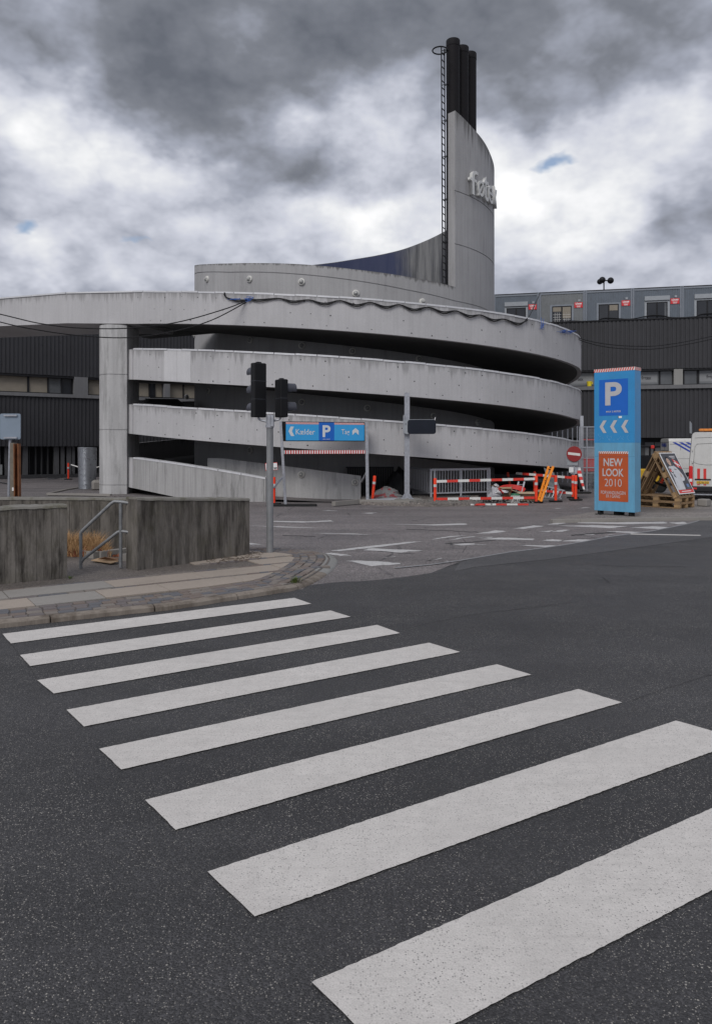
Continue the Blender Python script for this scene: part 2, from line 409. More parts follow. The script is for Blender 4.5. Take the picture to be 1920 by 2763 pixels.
def edge_line(name, pl, wpx, mat, parent, z):
    m = MB(); a = []
    for x, y in pl: a.append((G(x, y - wpx / 2, z), G(x, y + wpx / 2, z)))
    for (p, q), (r, s_) in zip(a, a[1:]): m.quad(q, s_, r, p)
    return m.build(name, mat, parent)
M_seam = plain('seam_bitumen_pale', (.22, .22, .225), .8, 0, .3, 12, .1)
edge_line('asphalt_seam', [(1065, 1532), (1160, 1523), (1240, 1512), (1280, 1505), (1375, 1489), (1450, 1480), (1520, 1470), (1585, 1459), (1640, 1448), (1760, 1432), (1850, 1414), (1880, 1406), (1892, 1401)], 2.2, M_seam, road, .0015)

M_crack = plain('crack_dark', (.034, .033, .033), .9, 0, .2, 9, 0)
def wob(pl, n=14, j=1.2):
    out = []
    for a, b in zip(pl, pl[1:]): out += [(a[0] + (b[0] - a[0]) * k / n, a[1] + (b[1] - a[1]) * k / n + R.uniform(-j, j)) for k in range(n)]
    return out + [pl[-1]]
for pl, wd_ in (([(1085, 1699), (1180, 1676), (1279, 1657), (1420, 1640), (1560, 1622)], .5), ([(1690, 1893), (1800, 1855), (1925, 1817)], .9), ([(0, 1698), (30, 1738), (82, 1799), (104, 1838)], 1.8),
                ([(1625, 1558), (1636, 1566), (1645, 1574)], 2.2), ([(1610, 1526), (1760, 1527), (1850, 1530)], .5), ([(1240, 1518), (1200, 1530)], .8)):
    edge_line('road_crack', wob(pl), wd_, M_crack, road, .0012)
for pl, wd_ in (([(1096, 1428), (1200, 1431), (1290, 1436)], 1.2), ([(1236, 1436), (1260, 1470), (1246, 1492)], 2.0), ([(762, 1445), (850, 1447)], 1.5), ([(1540, 1444), (1600, 1440), (1660, 1436)], 3.0), ([(1200, 1467), (1290, 1461), (1400, 1451)], 1.6)):
    edge_line('road_crack', wob(pl, 10, .8), wd_, M_crack, g, -.0085)
# ---- zebra stripes (corners: left-far, left-near, right-near, right-far)
zs = [((7, 1710), (30, 1736), (840, 1629), (794, 1613)), ((55, 1767), (82, 1797), (946, 1664), (891, 1647)),
      ((101, 1835), (146, 1871), (1079, 1708), (1017, 1686)), ((180, 1915), (227, 1960), (1241, 1759), (1157, 1734)),
      ((268, 2020), (328, 2076), (1432, 1820), (1340, 1792)), ((392, 2158), (474, 2239), (1677, 1895), (1559, 1859)),
      ((560, 2351), (687, 2473), (2006, 1997), (1823, 1944)), ((840, 2649), (1048, 2855), (2420, 2140), (2190, 2063))]
def ragged(cs, z, jit, n=26):
    pts = []
    for k in range(4):
        a, b = G(*cs[k], z), G(*cs[(k + 1) % 4], z); m_ = n if k % 2 else 7
        for j in range(m_):
            p = a.lerp(b, j / m_); s_ = 1.0 if j else .5
            pts.append(p + Vector((R.uniform(-jit, jit) * s_, R.uniform(-jit, jit) * s_, 0)))
    return pts
for k, cs in enumerate(zs):
    MB().poly(ragged(cs, .002, .0028, 160)).build('zebra_stripe', M_paint, road)
# ---- worn markings on the far carriageway
def mark(pl, z=-.007, mat=None, jit=.03):
    pts = []
    n = len(pl)
    for k in range(n):
        a, b = G(*pl[k], z), G(*pl[(k + 1) % n], z)
        for j in range(5):
            pts.append(a.lerp(b, j / 5) + Vector((R.uniform(-jit, jit), R.uniform(-jit, jit) * 1.5, 0)))
    return MB().poly(pts).build('road_marking', mat or M_paint2, g)
def Z5(*a): return [(640 + x * .401, 1340 + y * .401) for x, y in a]
def Z6(*a): return [(1280 + x * .401, 1340 + y * .401) for x, y in a]
for pl in [Z5((625, 362), (690, 368), (900, 345), (1245, 301), (1150, 304), (870, 335)), Z5((1300, 290), (1545, 262), (1480, 262), (1380, 272)),
           Z5((1390, 297), (1596, 270), (1590, 265), (1480, 278)), Z5((735, 430), (905, 467), (1095, 455), (1080, 447), (900, 432)),
           Z5((575, 382), (690, 398), (770, 397), (640, 378)), Z5((850, 360), (1100, 375), (1255, 362), (900, 348)),
           Z5((990, 413), (1075, 405), (1060, 402)), Z5((1255, 433), (1390, 416), (1380, 413)), Z5((1350, 440), (1500, 431), (1480, 428)),
           Z5((1435, 318), (1500, 329), (1596, 322), (1590, 314)), Z5((175, 162), (250, 170), (440, 175), (650, 167), (630, 159), (500, 167), (330, 165)),
           Z5((1000, 184), (1330, 194), (1555, 188), (1530, 180), (1300, 187)), Z5((430, 242), (720, 252), (950, 260), (760, 248)),
           Z5((60, 194), (300, 206), (690, 214), (300, 201)), Z5((830, 111), (900, 115), (940, 106)), Z5((570, 95), (690, 97), (620, 92)),
           Z5((80, 312), (170, 322), (90, 323)),
           Z6((690, 178), (1000, 186), (1300, 180), (1270, 170), (960, 172), (700, 171)), Z6((1305, 176), (1370, 186), (1440, 182), (1400, 170)),
           Z6((560, 196), (900, 212), (1040, 200), (800, 192)), Z6((1030, 207), (1250, 219), (1330, 207), (1200, 200)),
           Z6((880, 236), (1080, 247), (1165, 240), (950, 232)), Z6((425, 233), (500, 238), (525, 228)), Z6((520, 236), (590, 237), (640, 224), (580, 223)),
           Z6((250, 215), (330, 217), (470, 198), (400, 194)), Z6((480, 190), (560, 187), (620, 178), (560, 173)), Z6((0, 250), (120, 246), (215, 233), (150, 227)),
           Z6((30, 285), (250, 290), (390, 292), (400, 282), (200, 275)), Z6((440, 294), (560, 302), (600, 292), (520, 287)), Z6((580, 300), (760, 304), (815, 290), (700, 288)),
           Z6((240, 328), (470, 338), (560, 340), (570, 330), (380, 326)), Z6((730, 255), (790, 259), (808, 252)), Z6((0, 322), (60, 326), (80, 320)),
           Z6((560, 188), (590, 185), (700, 178)), Z6((400, 84), (440, 80), (380, 85)), Z6((520, 84), (600, 76), (560, 77)), Z6((685, 80), (790, 74), (740, 72)),
           Z6((860, 268), (905, 268), (880, 264)), Z6((890, 258), (940, 258), (920, 253)), Z6((0, 272), (110, 276), (120, 270))]:
    mark(pl)
MB().poly([G(x, y, .003) for x, y in ((1700, 1439.5), (1888, 1443.3), (1889, 1445.6), (1700, 1442))]).build('road_marking', M_paint, road)

# ---- pavement at the left, with kerb, setts and slabs
PZ = .07
kerb_px = [(-1100, 1812), (-420, 1738), (0, 1694), (117, 1682), (316, 1660), (480, 1643), (610, 1622), (723, 1605), (790, 1594), (835, 1579), (868, 1560), (893, 1542), (908, 1527), (913, 1514), (905, 1503), (886, 1496), (843, 1489), (780, 1483), (699, 1481), (560, 1480)]
kp = [G(x, y) for x, y in kerb_px]
# resample kerb path
def resample(p, step):
    out = [p[0].copy()]; acc = 0
    L = [0]
    for a, b in zip(p, p[1:]): L.append(L[-1] + (b - a).length)
    n = max(2, int(L[-1] / step))
    for k in range(1, n + 1):
        d = L[-1] * k / n
        for j in range(len(p) - 1):
            if L[j + 1] >= d - 1e-9:
                out.append(p[j].lerp(p[j + 1], (d - L[j]) / (L[j + 1] - L[j]))); break
    return out
path = resample(kp, .05)
for _ in range(6):
    path = [path[0]] + [(path[i - 1] + path[i] * 2 + path[i + 1]) / 4 for i in range(1, len(path) - 1)] + [path[-1]]
NP_ = len(path)
nrm = []
for i in range(NP_):
    t = (path[min(i + 3, NP_ - 1)] - path[max(i - 3, 0)]).normalized(); nrm.append(Vector((-t.y, t.x, 0)))
cum = [0]
for a, b in zip(path, path[1:]): cum.append(cum[-1] + (b - a).length)
def on_path(d, off, z=0):
    d = min(max(d, 0), cum[-1] - 1e-6); i = min(int(d / cum[-1] * (NP_ - 1)), NP_ - 2)
    while i < NP_ - 2 and cum[i + 1] < d: i += 1
    while i > 0 and cum[i] > d: i -= 1
    f = (d - cum[i]) / (cum[i + 1] - cum[i]); p = path[i].lerp(path[i + 1], f) + nrm[i].lerp(nrm[i + 1], f) * off
    return Vector((p.x, p.y, z))
d_corner = next(cum[i] for i in range(NP_) if path[i].y > G(830, 1583).y)          # where the kerb drops
M_slab_t = concrete('slab_tan', (.315, .27, .228), .0, .25, dark=(.14, .125, .11))
M_slab_g = concrete('slab_grey', (.255, .240, .220), .0, .3, dark=(.12, .115, .11))
M_kerb = concrete('kerb_granite', (.22, .19, .16), .1, .8, dark=(.055, .040, .028), cover=.45)
M_kerb2 = concrete('kerb_granite_grey', (.235, .232, .22), .1, .25, dark=(.1, .1, .1))
M_joint = asphalt('joint_grit', (.135, .115, .10), .5, 60., (.2, .17, .14), .3)
M_setts = [concrete('sett_a', (.145, .128, .125), 0, .3, dark=(.05, .045, .045)), concrete('sett_b', (.12, .12, .128), 0, .3, dark=(.04, .04, .045)),
           concrete('sett_c', (.165, .135, .118), 0, .3, dark=(.06, .045, .04)), concrete('sett_d', (.19, .168, .15), 0, .3, dark=(.07, .06, .055))]
inner = [on_path(d, .16, .052) for d in np.linspace(0, cum[-1], 90)]
base = inner + [Vector((-12, 17.2, .052)), Vector((-30, 17.2, .052)), Vector((-30, 0, .052))]
pave = MB().poly(base).build('pavement', M_joint); tag(pave, None, kind='structure')
# kerb stones
d = 0.3; k = 0
while d < cum[-1] - .3:
    L = R.uniform(1.15, 1.5) if d < d_corner else R.uniform(.8, 1.2)
    L = min(L, cum[-1] - d); m = MB(); n = 8; rows = []
    for j in range(n + 1):
        dd = d + .008 + (L - .016) * j / n
        hz = PZ if dd < d_corner - .5 else max(.022, PZ - (dd - d_corner + .5) * .055)
        w0 = R.uniform(-.012, .012) * (1 if dd < d_corner else .3)
        wi = .145 if dd < d_corner else .24
        rows.append([on_path(dd, w0, -.03), on_path(dd, .012 + w0, hz - .022 + R.uniform(-.006, .004)), on_path(dd, .045, hz + R.uniform(-.003, .003)), on_path(dd, wi, max(hz, .056) + .004), on_path(dd, wi, -.03)])
    m.grid(rows); m.poly(rows[0][::-1]); m.poly(rows[-1])
    m.build('kerb_stone', M_kerb if d < d_corner - .2 else M_kerb2, pave, smooth=True); d += L; k += 1
# setts beside the kerb: rows following the kerb
nset = 0
d_vis0 = max(0, next(cum[i] for i in range(NP_) if path[i].x > -5.4))
def sett(pts, name='sett'):
    global nset
    nset += 1; m = MB(); z0, z1 = .03, PZ + R.uniform(-.006, .006)
    c = sum(pts, Vector()) / 4; topv = [p.lerp(c, .10) for p in pts]
    i = len(m.v); lo = [Vector((p.x, p.y, z0)) for p in pts]; mid = [Vector((p.x, p.y, z1 - .012)) for p in pts]; tp = [Vector((p.x, p.y, z1)) for p in topv]
    m.v = [tuple(p) for p in lo + mid + tp]
    for r_ in (0, 4):
        for q in range(4): m.f.append((r_ + q, r_ + (q + 1) % 4, r_ + 4 + (q + 1) % 4, r_ + 4 + q))
    m.f.append((8, 9, 10, 11))
    return m.build(name, R.choice(M_setts), pave)
rows_s = [(.20, .34), (.35, .50), (.51, .66), (.67, .81)]
for a, b in rows_s:
    dd = d_vis0 + R.uniform(0, .1)
    while dd < cum[-1] - 1.1 and nset < 285:
        L = R.uniform(.15, .23) * (1.1 if dd > d_corner - .5 else 1.0); aa = a + (.07 if dd > d_corner - .3 else 0)
        j = lambda: R.uniform(-.009, .009)
        sett([on_path(dd + j(), aa + j()), on_path(dd + L - .014 + j(), aa + j()), on_path(dd + L - .014 + j(), b + (aa - a) - .012 + j()), on_path(dd + j(), b + (aa - a) - .012 + j())])
        dd += L
# slabs: straight rows, clipped by the sett band
e1 = (G(723, 1605) - G(0, 1694)); e1 = Vector((e1.x, e1.y, 0)).normalized(); e2 = Vector((-e1.y, e1.x, 0)); O0 = G(316, 1660); O0.z = 0
clipP = [on_path(x, .86) for x in np.linspace(0, cum[-1] - .9, 34)]
hull = clipP + [on_path(cum[-1] - .9, 1.0) + Vector((-6, .5, 0)), Vector((-12, 17, 0)), Vector((-16, 1, 0))]
def clip_poly(sub, clip):
    out = sub
    for i in range(len(clip)):
        A, B = clip[i], clip[(i + 1) % len(clip)]; inp = out; out = []
        if not inp: return []
        side = lambda p: (B.x - A.x) * (p.y - A.y) - (B.y - A.y) * (p.x - A.x)
        for k2 in range(len(inp)):
            p, q = inp[k2], inp[(k2 + 1) % len(inp)]; sp, sq = side(p), side(q)
            if sp >= 0: out.append(p)
            if (sp >= 0) != (sq >= 0): out.append(p.lerp(q, sp / (sp - sq)))
    return out
def convex_hull(ps):
    ps = sorted(((p.x, p.y) for p in ps)); 
    def half(it):
        h = []
        for p in it:
            while len(h) > 1 and (h[-1][0] - h[-2][0]) * (p[1] - h[-2][1]) - (h[-1][1] - h[-2][1]) * (p[0] - h[-2][0]) <= 0: h.pop()
            h.append(p)
        return h
    a = half(ps); b = half(ps[::-1]); return [Vector((x, y, 0)) for x, y in a[:-1] + b[:-1]]
hull = convex_hull(hull)
def slab(s0, s1, t0, t1, mat):
    q = [O0 + e1 * s0 + e2 * t0, O0 + e1 * s1 + e2 * t0, O0 + e1 * s1 + e2 * t1, O0 + e1 * s0 + e2 * t1]
    q = clip_poly(q, hull)
    if len(q) < 3: return
    area = abs(sum(q[i].x * q[(i + 1) % len(q)].y - q[(i + 1) % len(q)].x * q[i].y for i in range(len(q)))) / 2
    if area < .06: return
    z = PZ + R.uniform(-.004, .004); m = MB(); c = sum(q, Vector()) / len(q)
    m.prism([Vector((p.x, p.y, .03)) for p in q], (0, 0, z - .03)); return m.build('paving_slab', mat, pave)
for ri, (t0, t1) in enumerate([(.9, 1.52), (1.66, 2.28), (2.40, 3.0), (3.1, 3.7), (3.8, 4.4)]):
    s_ = -7.4 + ri * .43; smax = 7.5; smin = -7.2 if ri < 2 else 2.2
    while s_ < smax:
        L = R.choice([.95, 1.25, 1.5]); nx = s_ + L
        grey = (ri == 0 and -1.8 < s_ + L / 2 < .35 and s_ > -1.2) or (ri == 1 and -2.6 < s_ + L / 2 < .3)
        if s_ > smin: slab(s_ + .006, nx - .006, t0, t1, M_slab_g if grey else M_slab_t)
        s_ = nx
for t0 in (1.535, 2.295, 3.02):
    dd = -3.0 if t0 < 2 else (-1.0 if t0 < 2.9 else 2.4)
    while dd < (4.2 if t0 < 2.9 else 4.0) and nset < 380:
        L = R.uniform(.16, .26)
        q = [O0 + e1 * dd + e2 * t0, O0 + e1 * (dd + L - .015) + e2 * t0, O0 + e1 * (dd + L - .015) + e2 * (t0 + .105), O0 + e1 * dd + e2 * (t0 + .105)]
        sett([p + Vector((R.uniform(-.01, .01), R.uniform(-.01, .01), 0)) for p in q]) if nset < 300 else None
        dd += L
# corner fill between straight slabs and the curved setts is grit (pavement base)

# weeds in the joints
def weed(name, c, n, h, mat, label, spread=.06):
    m = MB()
    for _ in range(n):
        a = R.uniform(0, 6.28); r_ = R.uniform(0, spread); b0 = c + Vector((math.cos(a) * r_, math.sin(a) * r_, 0)); hh = h * R.uniform(.5, 1)
        dx = Vector((math.cos(a), math.sin(a), 0)); s_ = Vector((-dx.y, dx.x, 0)) * .006
        p1 = b0 + dx * hh * .25 + Vector((0, 0, hh * .6)); p2 = b0 + dx * hh * .6 + Vector((0, 0, hh))
        m.quad(b0 - s_, b0 + s_, p1 + s_, p1 - s_); m.poly([p1 - s_, p1 + s_, p2])
    return tag(m.build(name, mat), label, 'plant')
M_green = plain('weed_green', (.07, .10, .02), .7, 0, .4, 20, 0)
weed('weed', G(797, 1571, .06), 60, .10, M_green, 'tuft of green weed at the rounded kerb corner', .10)
weed('weed', G(139, 1560, .06), 50, .07, M_green, 'small green weed at the foot of the left low concrete wall', .06)
weed('weed', G(189, 1561, .06), 24, .05, M_green, 'tiny green weed at the right foot of the left low wall', .05)

# ---- low board-marked concrete walls
def low_wall(name, label, a, b, hts, th, back=None, m_top=True):
    a = Vector((a.x, a.y, 0)); b = Vector((b.x, b.y, 0)); L = (b - a).length; u = (b - a) / L; n = Vector((-u.y, u.x, 0))
    t = thing(name, label, 'wall', a)
    k = max(3, int(L / .11)); x = 0
    bd = MB(); wdt = L / k
    body = MB(); tl = lambda s_: hts[0] + (hts[1] - hts[0]) * s_ / L
    c4 = [a, b, b + n * th, a + n * th]; zt = [tl(0), tl(L), tl(L), tl(0)]
    lo = [Vector((p.x, p.y, 0)) for p in c4]
    hi = [Vector((p.x, p.y, z - .04)) for p, z in zip(c4, zt)]
    for q in range(4): body.quad(lo[q], lo[(q + 1) % 4], hi[(q + 1) % 4], hi[q])
    body.poly(hi); body.build('wall_core', M_wall, t)
    cuts = [0.0]
    while cuts[-1] < L - .08: cuts.append(min(L, cuts[-1] + R.choice([.07, .08, .09, .10, .12])))
    cuts[-1] = L
    for c0_, c1_ in zip(cuts, cuts[1:]):                 # board marks left by the shuttering: each strip its own depth
        s0, s1 = c0_, c1_ - R.uniform(.001, .004); dpt = R.uniform(.003, .011)
        p0, p1 = a + u * s0 - n * dpt, a + u * s1 - n * dpt
        MB().prism([Vector((p0.x, p0.y, .0)), Vector((p1.x, p1.y, .0)), Vector((p1.x, p1.y, tl(s1) - .03)), Vector((p0.x, p0.y, tl(s0) - .03))], n * (dpt + .01)).build('board_mark', M_wall, t)
    rows = []
    nn = 24
    for j in range(nn + 1):
        s_ = L * j / nn; p = a + u * s_; z = tl(s_) + R.uniform(-.006, .006); r_ = R.uniform(0, .012)
        rows.append([p - n * (.018 + r_) + Vector((0, 0, z - .05)), p - n * (.006 + r_) + Vector((0, 0, z - .012)), p + n * .03 + Vector((0, 0, z)), p + n * (th - .03) + Vector((0, 0, z + R.uniform(-.004, .004))), p + n * (th + .004) + Vector((0, 0, z - .02)), p + n * (th + .012) + Vector((0, 0, z - .05))])
    cp = MB().grid(rows); cp.poly(rows[0][::-1]); cp.poly(rows[-1]); cp.build('wall_top', M_cope_wall, t, smooth=True)
    return t
A, B = G(182, 1557, .07), G(0, 1574, .07); D = (B - A)
low_wall('concrete_wall', 'low mossy concrete wall at the left edge, in front of the rusty post', B + D * 1.5, A, (1.30, 1.28), .38)
A, B = G(369, 1537, .07), G(673, 1495, .07)
low_wall('concrete_wall', 'dark board-marked concrete wall block beside the traffic signal pole', A, B, (1.35, 1.20), .35)
low_wall('concrete_wall', 'long low concrete wall behind the handrail and dry grass', P(-260, 1500, 15.6), P(560, 1500, 15.9), (1.19, 1.14), .3)

# ---- stair handrail
t = thing('handrail', 'grey steel pipe handrail in the gap between the low concrete walls', 'handrail', G(300, 1530, .07))
Yh = 13.35; pp = lambda x, y, dy=0: P(x, y, Yh + dy)
M_pipe = plain('handrail_grey', (.20, .205, .21), .45, .3, .25, 10, .05)
MB().tube([pp(218.5, 1534), pp(218.5, 1440)], .030, 10).build('post', M_pipe, t, smooth=True)
MB().tube([pp(326, 1531), pp(326, 1358)], .033, 10).build('post', M_pipe, t, smooth=True)
MB().tube([pp(218, 1449), pp(219, 1437), pp(226, 1429), pp(300, 1359), pp(309, 1353.5), pp(320, 1354), pp(372, 1360)], .031, 10).build('top_rail', M_pipe, t, smooth=True)
MB().tube([pp(220, 1517), pp(226, 1508), pp(318, 1436), pp(326, 1433), pp(372, 1439.5)], .028, 10).build('lower_rail', M_pipe, t, smooth=True)

# ---- planting bed with dry grass behind the gap
bed = thing('planter_kerb', 'broken concrete bed edging below the dry grass', 'edging', G(250, 1497, .07))
for a, b in (((150, 1490), (262, 1506)), ((268, 1505), (345, 1496)), ((336, 1514), (380, 1506))):
    p, q = G(*a, .05), G(*b, .05); MB().bar(p + Vector((0, 0, .06)), q + Vector((0, 0, .06)), .16, .14).build('edging_stone', M_slab_g, bed)
M_straw = plain('dry_grass', (.34, .20, .09), .8, 0, .35, 9, 0); M_rust_leaf = plain('dry_leaf_red', (.22, .07, .03), .8, 0, .4, 12, 0)
for mat, x0, x1, n, h, nm, lab in ((M_straw, 160, 300, 1300, .50, 'dry_grass', 'tall straw-coloured dry grass behind the handrail'), (M_rust_leaf, 185, 322, 420, .24, 'dry_weeds', 'low reddish dry weeds at the foot of the straw grass')):
    m = MB()
    for _ in range(n):
        px = R.uniform(x0, x1); c = P(px, 1492, R.uniform(14.7, 15.4)); c.z = .06
        fall = 1.0 if px < 268 else max(.25, 1 - (px - 268) / 45)
        hh = h * R.uniform(.45, 1) * fall; dx = Vector((R.uniform(-1, 1), R.uniform(-1, 1), 0)) * .55 * hh; s_ = Vector((.004 if mat is M_straw else .016, 0, 0))
        p1 = c + dx * .35 + Vector((0, 0, hh * .6)); p2 = c + dx + Vector((0, 0, hh))
        m.quad(c - s_, c + s_, p1 + s_, p1 - s_); m.poly([p1 - s_, p1 + s_, p2])
    tag(m.build(nm, mat), lab, 'grass', kind='stuff')
M_card = plain('cardboard', (.34, .235, .14), .85, 0, .15, 7, .05)
tag(MB().prism([G(246, 1513, .08), G(300, 1521, .08), G(322, 1515, .10), G(268, 1507, .09)], (0, 0, .012)).build('cardboard_sheet', M_card), 'flat piece of cardboard on the ground behind the handrail', 'cardboard')
tag(MB().prism([G(266, 1509, .12), G(318, 1513, .11), G(322, 1507, .13), G(282, 1504, .17)], (0, 0, .012)).build('cardboard_sheet', plain('cardboard_brown', (.20, .11, .06), .85, 0, .2, 7, .05)), 'brown folded cardboard leaning on the bed edging behind the handrail', 'cardboard')

# litter of twigs at the corner of the dark wall
m = MB()
for _ in range(170):
    px = R.uniform(560, 704); c = G(px, 1511 - (px - 560) * .10 + R.uniform(-9, 12), .075); a = R.uniform(0, 3.14); l_ = R.uniform(.02, .09)
    dv = Vector((math.cos(a), math.sin(a), R.uniform(-.1, .4))) * l_; m.bar(c, c + dv, .006, .006)
tag(m.build('leaf_litter', plain('litter_brown', (.10, .075, .055), .9, 0, .4, 20, 0)), 'dry twigs and leaf litter along the foot of the dark wall block', 'litter', kind='stuff')

# ---- raised asphalt island under the totem, kerb in front of the ramp, island around the column
IZ = .08
isl = [(1484, 1401), (1510, 1399.5), (1600, 1398), (1800, 1394), (2100, 1394), (2100, 1345), (1840, 1353), (1720, 1359), (1640, 1372), (1560, 1388), (1500, 1396)]
i_pts = [G(x, y, IZ) for x, y in isl]
island = MB().prism([p - Vector((0, 0, .1)) for p in i_pts], (0, 0, .1)).build('traffic_island', M_isl); tag(island, None, kind='structure')
for (x0, y0), (x1, y1) in (((1486, 1401.5), (1560, 1400)), ((1561, 1400), (1660, 1398)), ((1661, 1398), (1770, 1396)), ((1771, 1396), (1880, 1395)), ((1881, 1395), (2000, 1394.5))):
    p, q = G(x0, y0, .09), G(x1, y1, .09)
    MB().bar(p - Vector((0, 0, .05)), q - Vector((0, 0, .05)), .2, .1).build('kerb_stone', M_slab_g, island)
cis = [(130, 1333), (180, 1322), (228, 1314), (262, 1311), (330, 1308), (560, 1340), (480, 1349), (300, 1337), (230, 1334)]
ci = MB().prism([G(x, y, .06) - Vector((0, 0, .08)) for x, y in cis][::-1], (0, 0, .08)).build('kerbed_verge', M_far); tag(ci, None, kind='structure')
for a, b in zip(cis[:6], cis[1:6]): MB().bar(G(*a, .07), G(*b, .07), .14, .1).build('kerb_stone', M_slab_g, ci)
for a, b in (((130, 1333), (230, 1334)), ((230, 1334), (300, 1336))): MB().bar(G(*a, .07), G(*b, .07), .14, .1).build('kerb_stone', M_slab_g, ci)

# ================================================================== PARKING RAMP (double helix round a spiral drum)
RD = 43.0; RC = Vector(((930 - CX) / FPX * RD, RD, 0)); RO = .3047 * RD; RI = .198 * RD
def cyl(th, r, z): return Vector((RC.x + r * math.sin(th), RC.y - r * math.cos(th), z))     # th = 0 faces the viewer, positive to the right
def ray_cyl(px, r, far=False):
    t = (px - CX) / FPX; A = t * t + 1; B = -2 * (t * RC.x + RC.y); C = RC.x ** 2 + RC.y ** 2 - r * r
    D = max(B * B - 4 * A * C, 0); Y = (-B + (1 if far else -1) * math.sqrt(D)) / (2 * A); X = t * Y
    return math.atan2(X - RC.x, RC.y - Y), Y
def prof(pts, r, far=False):
    o = []
    for px, py in pts:
        th, Y = ray_cyl(px, r, far); o.append((th, CH - (py - HZ) * Y / FPX))
    return o
def smooth_fit(pts, r, deg=3):
    o = prof(pts, r); th = np.array([a for a, _ in o]); z = np.array([b for _, b in o]); c = np.polyfit(th, z, deg)
    lo, hi = th.min(), th.max(); return lambda q: float(np.polyval(c, min(max(q, lo), hi))), lo, hi
b1t = smooth_fit([(362, 787.5), (526, 787.5), (605, 788.5), (759, 795), (956, 807), (1100, 817), (1225, 830), (1360, 848.5), (1423, 858.6), (1501, 879), (1545, 899)], RO)
b1b = smooth_fit([(357, 873), (540, 876), (746, 882), (956, 895), (1100, 905.6), (1225, 919.7), (1360, 940), (1454, 959), (1520, 974.5), (1550, 985)], RO)
b2t = smooth_fit([(362, 942), (526, 944.5), (697, 953), (820, 957), (1031, 971.7), (1100, 977.6), (1203, 988.6), (1325.6, 1002), (1432, 1018), (1507, 1034), (1545, 1046)], RO)
b2b = smooth_fit([(362, 1024), (526, 1032), (675, 1040), (803, 1050.6), (965, 1061.6), (1100, 1068.5), (1257, 1082), (1363, 1095), (1454, 1107.7), (1520, 1121.7), (1550, 1129)], RO)
b3t = smooth_fit([(364, 1091), (675, 1112), (781, 1118.6), (1088, 1138), (1178, 1147.5), (1307, 1159), (1419.6, 1170), (1507, 1182), (1545, 1190)], RO)
b3b = smooth_fit([(362, 1171), (675, 1200), (995.6, 1224), (1100, 1231.5), (1257, 1242.5), (1369.5, 1250), (1492, 1260), (1545, 1265)], RO)
b4t = smooth_fit([(364, 1236), (500, 1256), (570, 1265), (697, 1288), (717, 1292)], RO, 2)
TH0 = ray_cyl(360, RO)[0]
TAU = 2 * math.pi; HI = rad(66)
def strand(f_hi, f_lo):
    xs, zs_ = [], []
    for q in np.linspace(TH0, HI, 40): xs.append(q); zs_.append(f_hi(q))
    for q in np.linspace(TH0, f_lo[1], 30): xs.append(q + TAU); zs_.append(f_lo[0](q))
    return xs, zs_
At = strand(b1t[0], (b3t[0], HI)); Ab = strand(b1b[0], (b3b[0], HI))
def zA(q, top):
    xs, zz = At if top else Ab
    if q > xs[-1]: return max(zz[-1] - (q - xs[-1]) * (.80), (1.35 if top else -.05))
    return float(np.interp(q, xs, zz))
b4e = b4t[2]
Bt = ([*np.linspace(-math.pi, TH0, 10)], [b2t[0](TH0) + (TH0 - q) * .86 for q in np.linspace(-math.pi, TH0, 10)])
Bt = (Bt[0] + list(np.linspace(TH0 + .01, HI, 40)) + list(np.linspace(TH0, b4e, 20) + TAU), Bt[1] + [b2t[0](q) for q in np.linspace(TH0 + .01, HI, 40)] + [b4t[0](q) for q in np.linspace(TH0, b4e, 20)])
Bb = ([*np.linspace(-math.pi, TH0, 10)], [b2b[0](TH0) + (TH0 - q) * .86 for q in np.linspace(-math.pi, TH0, 10)])
Bb = (Bb[0] + list(np.linspace(TH0 + .01, HI, 40)) + list(np.linspace(TH0, b4e, 20) + TAU), Bb[1] + [b2b[0](q) for q in np.linspace(TH0 + .01, HI, 40)] + [b4t[0](q) - 1.38 - .25 * (q - TH0) for q in np.linspace(TH0, b4e, 20)])
def zB(q, top): return float(np.interp(q, *(Bt if top else Bb)))

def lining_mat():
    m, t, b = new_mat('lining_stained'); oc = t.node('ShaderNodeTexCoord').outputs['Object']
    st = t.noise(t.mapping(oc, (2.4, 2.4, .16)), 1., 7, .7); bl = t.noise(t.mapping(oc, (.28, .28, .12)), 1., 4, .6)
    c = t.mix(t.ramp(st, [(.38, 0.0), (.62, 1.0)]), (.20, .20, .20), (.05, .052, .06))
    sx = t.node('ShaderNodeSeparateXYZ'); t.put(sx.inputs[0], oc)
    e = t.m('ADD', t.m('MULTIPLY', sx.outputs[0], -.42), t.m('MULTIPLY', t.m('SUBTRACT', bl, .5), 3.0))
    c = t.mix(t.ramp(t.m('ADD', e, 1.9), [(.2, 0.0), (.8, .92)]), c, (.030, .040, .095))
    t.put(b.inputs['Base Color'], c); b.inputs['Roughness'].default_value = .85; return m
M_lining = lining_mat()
ramp = thing('parking_ramp', 'pale concrete spiral parking ramp winding round a central drum', 'ramp', (RC.x, RC.y, 0))
PT = .2
def drip(o, vals):                                       # 1 on top edges: lets rain streaks run down from them
    me = o.data; a = me.attributes.new('drip', 'FLOAT', 'POINT'); n = len(me.vertices); v = (list(vals) + [0] * n)[:n]; a.data.foreach_set('value', v); return o
